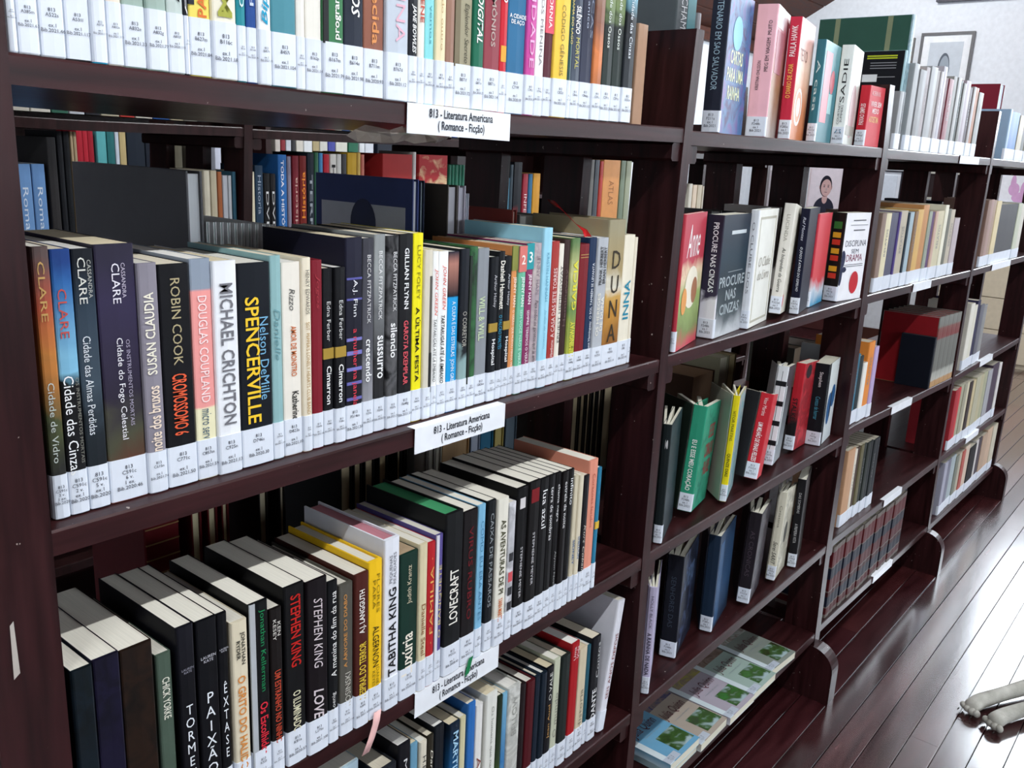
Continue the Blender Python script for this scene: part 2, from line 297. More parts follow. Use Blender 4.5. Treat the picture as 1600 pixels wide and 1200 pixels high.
ROW1 = [
((0.3745,0.3813,0.006,0.215,0.14),'dfe3ee','slim pale lavender paperback',(),()),
((0.3813,0.397,0.006,0.205,0.14),'e9ebf0','plain white paperback',(),()),
((0.397,0.4156,0.006,0.22,0.14),'e4e8ee','thick off-white paperback',(),()),
((0.4156,0.4346,0.006,0.21,0.14),'2e2a2c','thick black paperback with a cream ring on its spine',(('O','e8dcc0',0.22,0.36,0.6,0,'h',''),),()),
((0.4346,0.4464,0.006,0.2,0.14),'2fb4dd','sky blue paperback with dark lettering',(('LOVE','1c3c66',0.235,0.6,0.5,0,'u','i'),),()),
((0.4464,0.4595,0.006,0.215,0.14),'g:e6dccd@0,d8c9b6@.6,c9b9a5@1','mottled cream and tan paperback',(),()),
((0.4595,0.4783,0.006,0.22,0.14),'g:a9bdb2@0,8fa39b@.5,b5c4bb@1','grey green marbled paperback, the left of a matching pair',(('ASIMOV','2e3f3c',0.4,0.95,0.45,0,'u','i'),),()),
((0.4783,0.4957,0.006,0.22,0.14),'g:a9bdb2@0,8fa39b@.5,b5c4bb@1','grey green marbled paperback, the right of a matching pair',(('ASIMOV','2e3f3c',0.4,0.95,0.45,0,'u','i'),),()),
((0.4957,0.5109,0.006,0.215,0.14),'c3cfca','pale grey green paperback with black capitals',(('ASIMOV','20242a',0.25,0.6,0.5,0,'u',''),),()),
((0.5109,0.5155,0.006,0.2,0.14),'22242a','narrow black paperback with white script',(('Fundação','f0f0f0',0.23,0.7,0.6,0,'u','i'),),()),
((0.5155,0.5361,0.006,0.22,0.14),'f0dd6a','yellow paperback with an orange name',(('PAUL AUSTER','e0763a',0.21,0.62,0.4,0.1,'u','b'),),(('2b2e38',0.25,1,-0.5,-0.22),)),
((0.5361,0.5596,0.006,0.215,0.14),'ece6d2','cream paperback with big olive capitals',(('MEG','a8aa4a',0.23,0.52,0.6,0,'u','b'),),()),
((0.5596,0.5695,0.006,0.2,0.14),'2a8b96','slim teal paperback with white lettering',(('Contos de amor','d9f0f0',0.3,0.9,0.5,0,'u',''),),()),
((0.5695,0.5806,0.006,0.21,0.14),'2a4f93','dark blue paperback with tiny white lettering',(('Richard Bach','c8d4ee',0.3,0.9,0.35,0,'u',''),),()),
((0.5806,0.5942,0.006,0.215,0.14),'f2f5f8','white paperback with cyan slanted lettering',(('Biplano','1f9ec4',0.23,0.5,0.6,0,'u','bi'),),()),
((0.5942,0.6212,0.006,0.22,0.14),'4e8c9a','thick plain teal hardback',(),()),
((0.6212,0.632,0.006,0.215,0.14),'e8e4dc','slim plain cream paperback',(),()),
((0.632,0.6511,0.006,0.205,0.14),'ece8de','plain ivory paperback beside a green spine',(),()),
((0.6511,0.6757,0.006,0.22,0.14),'3f7a50','green paperback with white lettering and a black edge',(('programação','f4f4ee',0.22,0.5,0.35,0.15,'u','b'),),(('2a2a2c',0.2,1,-0.5,-0.25),)),
((0.6757,0.7006,0.006,0.21,0.14),'272d3a','navy paperback with white capitals',(('MURROS','f2f2f2',0.34,0.66,0.42,0.05,'d','bi'),),()),
((0.7006,0.7274,0.006,0.2,0.14),'g:8a5a4a@0,96604e@.5,7c5046@1','brown paperback with orange lettering and a pale corner',(('Esquecida','e0955a',0.25,0.7,0.45,0,'d','b'),),()),
((0.7283,0.7591,0.006,0.215,0.14),'c3cbd6','thick silver grey paperback with faint pink capitals',(('MARINA','e3b3c4',0.26,0.7,0.4,0.1,'d',''),),()),
((0.7591,0.7729,0.006,0.22,0.14),'1e2028','black paperback with slanted white capitals',(('JANE BOWLES','f0f0f0',0.22,0.43,0.5,0,'d','bi'),('DAMAS','f0f0f0',0.47,0.62,0.5,0,'d','bi')),()),
((0.7729,0.7841,0.006,0.22,0.14),'ece6dc','slim cream paperback with red capitals',(('A VIDA DE BENE','c4513e',0.36,0.8,0.5,0,'d','b'),),()),
((0.7841,0.7984,0.006,0.215,0.14),'8fdce0','slim aqua paperback',(('Toda luz que nao vemos','4d9aa8',0.28,0.95,0.35,0,'d',''),),()),
((0.7984,0.814,0.006,0.2,0.14),'eadcb4','slim pale yellow paperback',(('Um dia depois do outro','c8a878',0.28,0.95,0.3,0,'d',''),),()),
((0.814,0.828,0.006,0.22,0.14),'9c7766','slim dusty brown paperback',(),()),
((0.828,0.8559,0.006,0.215,0.14),'a39c82','khaki paperback with a white surname',(('BROWN','f6f4ec',0.54,0.86,0.45,0.12,'d','b'),('Esplendor Secreto','4a4636',0.22,0.5,0.32,0.12,'d','i')),(('7d735c',0.2,1,-0.5,-0.2),)),
((0.8559,0.8741,0.006,0.2,0.14),'1f6a50','bottle green paperback with white capitals',(('FORTALEZA DIGITAL','f6f6f2',0.35,0.98,0.5,0,'d','bi'),),()),
((0.8741,0.9018,0.006,0.21,0.14),'93424c','maroon paperback with grey capitals',(('ANJOS e DEMÔNIOS','b8a39c',0.33,0.9,0.42,0,'d','b'),),()),
((0.9018,0.9155,0.006,0.215,0.14),'c92634','slim red paperback with a yellow emblem',(('O SIMBOLO','f4f0ee',0.55,0.85,0.6,0,'d','b'),),(('e6a63c',0.26,0.34,-0.35,0.35),)),
((0.9155,0.9485,0.006,0.22,0.14),'2f6d97','blue paperback with its title across the spine',(('A CIDADE\nDE AÇO','f2f5f5',0.38,0.56,0.9,0,'h','b'),),()),
((0.9485,0.9668,0.006,0.215,0.14),'c84c9c','magenta paperback with pink lettering',(('FELICIDADE','f0b4dc',0.25,0.9,0.45,0,'d',''),),()),
((0.9668,0.9844,0.006,0.205,0.14),'f2efee','slim white paperback with tiny grey lettering',(('CEM ANOS MENINA','8a8a8c',0.28,0.9,0.3,0,'d',''),),()),
((0.9844,1.0011,0.006,0.22,0.14),'5a2a34','paperback with a coral top half and a dark lower half',(('A CALIFORNIA','f8e6e6',0.46,0.8,0.4,0,'d','b'),),(('e0586a',0.435,1,-0.5,0.5),)),
((1.0011,1.0316,0.006,0.21,0.14),'f2c84a','yellow paperback with a red disc',(('CÓDIGO GÊNESIS','8a7a3a',0.235,0.62,0.3,0.02,'d',''),),(('c43e44',0.68,0.8,-0.32,0.32),)),
((1.0316,1.0398,0.006,0.2,0.14),'2a4c4e','very slim dark green paperback with yellow lettering',(('A DAMA DO LAGO','d8c25a',0.44,0.74,0.6,0,'d',''),),()),
((1.0398,1.0592,0.006,0.215,0.14),'g:5c6470@0,3a4354@.5,505a68@1','slate paperback with white and yellow lettering',(('SILÊNCIO','f2f2f2',0.47,0.62,0.6,0,'d','b'),('MORTAL','c8c060',0.28,0.45,0.4,0,'d','')),()),
((1.0592,1.0863,0.006,0.22,0.14),'g:3b4054@0,2c2e40@.6,4a5064@1','dusky navy paperback with spaced lettering',(('Anjo Mecanico','a8b0c4',0.5,0.92,0.25,-0.1,'d',''),('AS PECAS','8890a4',0.45,0.95,0.2,0.22,'d','')),()),
((1.0863,1.107,0.006,0.22,0.14),'g:4a3026@0,d8804a@.35,8a5c4a@.55,a89a8a@1','brown paperback with an orange glow on the spine',(),()),
((1.107,1.1312,0.006,0.218,0.14),'g:20302a@0,1f2624@.55,6c7f52@.62,9aa874@1','black paperback with a mossy green top, the left of a pair',(('Cidade dos Ossos','e2e8e0',0.42,0.78,0.28,-0.05,'d',''),),()),
((1.1312,1.1563,0.006,0.218,0.14),'g:20302a@0,1f2624@.55,6c7f52@.62,9aa874@1','black paperback with a mossy green top, the right of a pair',(('Cidade dos Ossos','e2e8e0',0.42,0.78,0.28,-0.05,'d',''),),()),
((1.1563,1.1821,0.006,0.218,0.14),'g:20262e@0,1a1e22@.6,7aaec0@.75,a0cede@1','black paperback with an icy blue top',(('Cidade das Cinzas','e2e8f0',0.38,0.74,0.28,-0.05,'d',''),),()),
((1.226,1.2529,0.03,0.136,0.14),'b08c72','plain tan hardback set back beside the wooden upright',(),())]
ROW2 = [
((0.3833,0.3967,0.02,0.2216,0.14),'g:3a3a34@0,2c2c2a@.2,4a5034@.35,c07a3a@.6,b0523a@.8,5a4a48@1','paperback with a sunset orange spine, first beside the left upright',(('CLARE','c8a060',0.74,0.95,0.4,-0.1,'d',''),('Cidade de Vidro','c4ccc4',0.22,0.52,0.4,-0.1,'d','')),()),
((0.3965,0.4133,0.02,0.2189,0.14),'g:141416@0,121214@.52,7fb8d4@.56,2d62a0@.9,1c3c7a@1','paperback with a bright blue sky over a black lower half',(('CLARE','c05048',0.68,0.86,0.42,-0.1,'d',''),('Cidade das Cinzas','f4f4f4',0.16,0.54,0.5,-0.12,'d',''),('OS INSTRUMENTOS MORTAIS','8a8a80',0.2,0.53,0.16,0.3,'d','')),()),
((0.4133,0.4315,0.02,0.2182,0.14),'g:17171b@0,1f262c@.3,3d4a56@.5,2c3a48@.8,12161e@1','slate blue and black paperback with silver lettering',(('CLARE','d8d8d0',0.8,0.97,0.36,-0.12,'d',''),('Cidade das Almas Perdidas','dde2e6',0.3,0.68,0.36,-0.12,'d',''),('CASSANDRA','b8b8b0',0.82,0.96,0.18,0.22,'d','')),()),
((0.4315,0.4659,0.02,0.2206,0.14),'g:8a4630@0,5a3428@.12,4a4a3a@.24,2c2636@.42,332c48@.8,2a2638@1','thick dark violet paperback with rust red earth at its foot',(('CLARE','e8e4ec',0.78,0.93,0.2,-0.02,'d',''),('Cidade do Fogo Celestial','f0eef2',0.25,0.65,0.2,-0.05,'d',''),('CASSANDRA','c8c0d0',0.8,0.93,0.1,0.17,'d',''),('OS INSTRUMENTOS MORTAIS','b0a8bc',0.3,0.64,0.1,0.18,'d','')),()),
((0.4659,0.4842,0.02,0.2037,0.14),'8a8590','lilac grey paperback with cream serif lettering',(('SUSAN CLAUDIA','f0ead8',0.53,0.88,0.5,-0.05,'u','b'),('noite dos bruxos','f0dcc8',0.19,0.48,0.62,-0.05,'u','b')),()),
((0.4842,0.5143,0.02,0.2013,0.14),'0d0d12','black paperback with gold and red condensed capitals',(('ROBIN COOK','b8aa84',0.56,0.94,0.3,0,'d',''),('CROMOSSOMO 6','e6603c',0.24,0.52,0.48,0,'d','b')),()),
((0.5143,0.5358,0.02,0.2042,0.14),'g:ece6c0@0,ece6c0@.33,ee9d98@.34,ee9d98@.86,8c97a6@.87,8c97a6@1','pink and pale yellow paperback with a grey top',(('DOUGLAS COUPLAND','fbe6e6',0.36,0.84,0.42,0,'d',''),('micro serv','3f5f74',0.19,0.33,0.45,0,'d','')),()),
((0.5358,0.561,0.02,0.2011,0.14),'eceef2','white paperback with striped grey capitals',(('MICHAEL CRICHTON','74747a',0.24,0.9,0.55,0,'d','b'),),()),
((0.561,0.5975,0.02,0.1972,0.14),'0f141c','thick black paperback with yellow serif capitals',(('SPENCERVILLE','f2c832',0.22,0.84,0.42,-0.1,'d','b'),('Nelson DeMille','7ab4d8',0.33,0.74,0.26,0.25,'d','')),(('e8e8e8',0.34,0.73,0.08,0.1),)),
((0.5975,0.611,0.02,0.2024,0.14),'8fb6b8','slim pale teal paperback',(('Danielle','6c9aa0',0.5,0.75,0.5,0,'d','i'),),()),
((0.611,0.634,0.02,0.1949,0.14),'ece6da','cream paperback with orange capitals',(('AMOR DE MONSTRO','c86a32',0.42,0.68,0.3,0.05,'d','b'),('Katherine','20201e',0.19,0.34,0.35,0.1,'d','b'),('Rizzo','5a5a58',0.76,0.87,0.3,0,'d','i')),()),
((0.634,0.6455,0.02,0.1984,0.14),'eadfc8','slim cream paperback with long tan lettering',(("SGT. PEPPER'S LONELY HEARTS CLUB BAND",'b08a4a',0.2,0.68,0.4,0,'d',''),('HENRY EDWARDS','6a6660',0.72,0.94,0.42,0,'d','')),()),
((0.6455,0.6601,0.02,0.1951,0.14),'7c1a28','crimson hardback with faded gilt',(('Jogos','a83a44',0.75,0.93,0.4,0,'d','i'),),()),
((0.6601,0.6742,0.02,0.1859,0.14),'101014','black paperback with a gold bar, left of a pair',(('Cimarron','f4f4f2',0.24,0.46,0.45,0,'d','b'),('Edna Ferber','d8d8d6',0.6,0.82,0.35,0,'d','')),(('a88a3a',0.5,0.56,-0.5,0.5),)),
((0.6742,0.689,0.02,0.1862,0.14),'101014','black paperback with gold bar and torn top, right of pair',(('Cimarron','f4f4f2',0.24,0.46,0.45,0,'d','b'),('Edna Ferber','d8d8d6',0.6,0.82,0.35,0,'d','')),(('a88a3a',0.5,0.56,-0.5,0.5),)),
((0.689,0.7124,0.02,0.2153,0.14),'g:16161c@0,1a1a26@.5,1e1e30@1','navy paperback with violet bars and red lettering',(('A.J. Finn','f0f0f4',0.62,0.8,0.3,0,'d',''),('a mulher na janela','e04050',0.17,0.56,0.36,0,'d','')),(('6a6ab0',0.2,0.215,-0.45,0.45),('6a6ab0',0.28,0.295,-0.45,0.45),('7a7ac0',0.35,0.367,-0.45,0.45),('7a7ac0',0.43,0.45,-0.45,0.45),('7a7ac0',0.5,0.515,-0.45,0.45),('5a5aa0',0.7,0.71,-0.45,0.45),('5a5aa0',0.8,0.81,-0.45,0.45))),
((0.7124,0.7292,0.02,0.2136,0.14),'g:9a9a9e@0,8a8a90@.25,55555c@.45,46464e@.8,3a3a42@1','grey paperback fading from silver to charcoal',(('crescendo','f6f6f6',0.28,0.5,0.5,0,'d','b'),('BECCA FITZPATRICK','dcdcdc',0.58,0.92,0.3,0,'d','')),()),
((0.7292,0.7463,0.02,0.2169,0.14),'g:1e1e20@0,2a2a2c@.3,6c6e70@.6,9a9e9e@.85,8e9292@1','paperback fading from black to pale grey',(('sussurro','f6f6f6',0.28,0.5,0.5,0,'d','b'),('BECCA FITZPATRICK','e8e8e8',0.58,0.92,0.3,0,'d','')),()),
((0.7463,0.7639,0.02,0.215,0.14),'n:141416,5a5a5c,2a2a2c','paperback with stormy black and white marbling',(('silencio','f6f6f6',0.38,0.56,0.55,0.05,'d','b'),('BECCA FITZPATRICK','e4e4e4',0.62,0.92,0.3,0.1,'d','')),()),
((0.7639,0.7861,0.02,0.216,0.14),'17171a','black paperback with white and red spaced capitals',(('GILLIAN FLYNN','f2f2f2',0.62,0.93,0.3,0,'d','b'),('GAROTA EXEMPLAR','e05a64',0.22,0.56,0.32,0,'d','b')),()),
((0.7861,0.8027,0.02,0.216,0.14),'f2e61c','bright yellow paperback with black capitals',(('LUCY FOLEY','8a8418',0.66,0.94,0.32,0,'d',''),('A ÚLTIMA FESTA','1e1e10',0.22,0.62,0.45,0,'d','b')),()),
((0.8027,0.8164,0.02,0.1971,0.14),'d9d2c0','slim beige paperback with a black strip',(),(('2a2a2a',0.16,0.4,0.1,0.45),('5a5650',0.4,0.85,0.1,0.4))),
((0.8164,0.8267,0.02,0.1948,0.14),'f4f4f2','slim white paperback, left of a matching pair',(('TARTARUGAS ATÉ LÁ EMBAIXO','2a2a2a',0.22,0.6,0.6,0,'d','i'),('JOHN GREEN','d84a3a',0.62,0.9,0.6,0,'d','i')),()),
((0.8267,0.8437,0.02,0.1939,0.14),'f6f6f4','white paperback with hand drawn lettering, right of a pair',(('TARTARUGAS ATÉ LÁ EMBAIXO','2a2a2a',0.2,0.62,0.45,0,'d','bi'),('JOHN GREEN','d84a3a',0.65,0.92,0.42,0,'d','i')),()),
((0.8437,0.8629,0.02,0.1924,0.14),'g:1f9ad8@0,1f9ad8@.72,1a1c24@.73,b07a6c@.93,2a2c3a@1','bright blue paperback with a dark photograph on top',(('A CULPA É DAS ESTRELAS  JOHN GREEN','e8f6fc',0.16,0.7,0.5,0,'d',''),),()),
((0.8629,0.879,0.02,0.195,0.14),'g:9cb8b6@0,88a4a4@.32,15181e@.38,181c24@1','black paperback with a misty grey foot',(('O CORRETOR','b8b4a8',0.4,0.62,0.45,0,'d',''),),()),
((0.879,0.8944,0.02,0.1963,0.14),'n:3a6a40,2f5c38,1e2c20','green hardback with a worn dark edge',(),(('28302a',0.15,0.95,-0.5,-0.2),)),
((0.8944,0.9161,0.02,0.1938,0.14),'8d9298','plain grey paperback with pastel lettering',(('WILL & WILL','c8d8b0',0.42,0.7,0.5,-0.1,'d','b'),),()),
((0.9161,0.9323,0.02,0.1825,0.14),'0f1218','black paperback with a gold bar, left of its pair',(('Hospital','f2f2f2',0.26,0.44,0.5,0,'d','b'),('Arthur Hailey','c8c8cc',0.66,0.88,0.4,0,'d','')),(('a88a3a',0.49,0.55,-0.5,0.5),)),
((0.9323,0.9449,0.02,0.1883,0.14),'14161a','slim black paperback with blue lettering',(('Dashiell Hammett','f0ece0',0.62,0.94,0.7,0,'d','b'),('O FALCÃO MALTÊS','2f9ac0',0.35,0.58,0.6,0,'d','')),()),
((0.9449,0.9591,0.02,0.1818,0.14),'0f1218','black paperback with a gold bar, right of its pair',(('Hospital','f2f2f2',0.26,0.44,0.5,0,'d','b'),('Arthur Hailey','c8c8cc',0.66,0.88,0.4,0,'d','')),(('a88a3a',0.49,0.55,-0.5,0.5),)),
((0.9591,0.9708,0.02,0.1938,0.14),'e0955a','slim orange paperback of a matching trio',(('JENNY HAN','f8e8d8',0.6,0.8,0.6,0,'d','b'),('O VERÃO QUE MUDOU MINHA VIDA','f8e8d8',0.18,0.58,0.5,0,'d','')),(('8a8e48',0.84,1,-0.5,0.5),)),
((0.9708,0.9864,0.02,0.1932,0.14),'6cb898','slim mint green paperback of a matching trio',(('JENNY HAN','e8f6f0',0.6,0.8,0.5,0,'d','b'),('SEM VOCÊ NÃO É VERÃO','c8ece0',0.18,0.58,0.4,0,'d',''),('2','f6e8e0',0.87,0.95,0.5,0,'h','b')),(('d87870',0.83,1,-0.5,0.5),)),
((0.9864,1.0018,0.02,0.1957,0.14),'8a3562','slim plum paperback of a matching trio',(('JENNY HAN','f6e8f0',0.6,0.8,0.5,0,'d','b'),('SEMPRE TEREMOS O VERÃO','f6e8f0',0.18,0.56,0.4,0,'d',''),('3','e6f6f6',0.87,0.95,0.5,0,'h','b')),(('2a98a0',0.83,1,-0.5,0.5),)),
((1.0018,1.0198,0.02,0.1949,0.14),'n:b8a8ac,a89aa0,c4b8b4','slim dusty mauve paperback with script lettering',(('JENNY HAN','8a7a86',0.66,0.92,0.5,0,'d',''),('Para todos os garotos que ja amei','4a4044',0.18,0.62,0.5,0,'d','i')),()),
((1.0198,1.0393,0.02,0.214,0.14),'9fd6ea','tall pale blue paperback',(('KRISTIN HANNAH','6aaac4',0.55,0.85,0.3,0,'d',''),('Jardim de inverno','7ab4cc',0.25,0.5,0.3,0,'d','i')),()),
((1.0393,1.0571,0.02,0.1957,0.14),'a83a34','brick red paperback with white lettering',(('A CASA DAS SETE TORRES','f2dcd8',0.34,0.82,0.45,0,'u',''),('N. Hawthorne','f2dcd8',0.17,0.32,0.35,0,'u','')),()),
((1.0571,1.069,0.02,0.1916,0.14),'ece6d8','slim cream paperback with tiny black type',(('ERNEST HEMINGWAY','3a3a3a',0.3,0.85,0.4,0,'u',''),),()),
((1.069,1.084,0.02,0.1964,0.14),'3c2826','slim dark brown hardback with faded lettering',(('Hemingway','6a5450',0.4,0.8,0.5,0,'u',''),),()),
((1.084,1.104,0.02,0.1979,0.14),'g:8aa030@0,a8b048@.25,6c8a50@.5,c8c88a@.75,5c7a4c@1','olive green paperback with yellow lettering',(('GARCIA','e8e040',0.5,0.85,0.5,0,'u','b'),('HEMINGWAY','e4dc4c',0.17,0.42,0.55,0,'u','b')),()),
((1.104,1.1276,0.02,0.1889,0.14),'7a1c24','dark red hardback with gilt rules',(),(('b89858',0.92,0.925,-0.4,0.4),('b89858',0.9,0.905,-0.4,0.4))),
((1.1276,1.1465,0.02,0.1968,0.14),'1c3050','navy paperback with white lettering',(('Ernest Hemingway  O SOL TAMBÉM SE LEVANTA','e8ecf2',0.16,0.82,0.45,0.1,'u',''),),()),
((1.1465,1.173,0.02,0.1957,0.14),'b4b8be','silver paperback with black and cream lettering',(('FRANK HERBERT\nBRIAN HERBERT','2a2a2c',0.66,0.94,0.62,0,'u','b'),('OS HEREGES\nDE DUNA','ece8dc',0.28,0.6,0.62,0,'u','b')),()),
((1.173,1.2167,0.02,0.2199,0.14),'g:5a4a34@0,8a5a2a@.15,c08a3a@.4,c8a058@.5,d8d4c4@.56,a89468@.7,9c9478@1','tall sandy gold hardback with thin dark letters',(('DUNA','3a3226',0.19,0.8,0.5,0,'s',''),),()),
((1.2167,1.2467,0.02,0.1968,0.14),'ece4d0','cream hardback with teal capitals',(('INNA','1f8aa8',0.36,0.66,0.5,0,'u','b'),),()),
((1.2476,1.2564,0.02,0.1924,0.14),'e8dfcc','very slim cream book, last before the right upright',(),())]
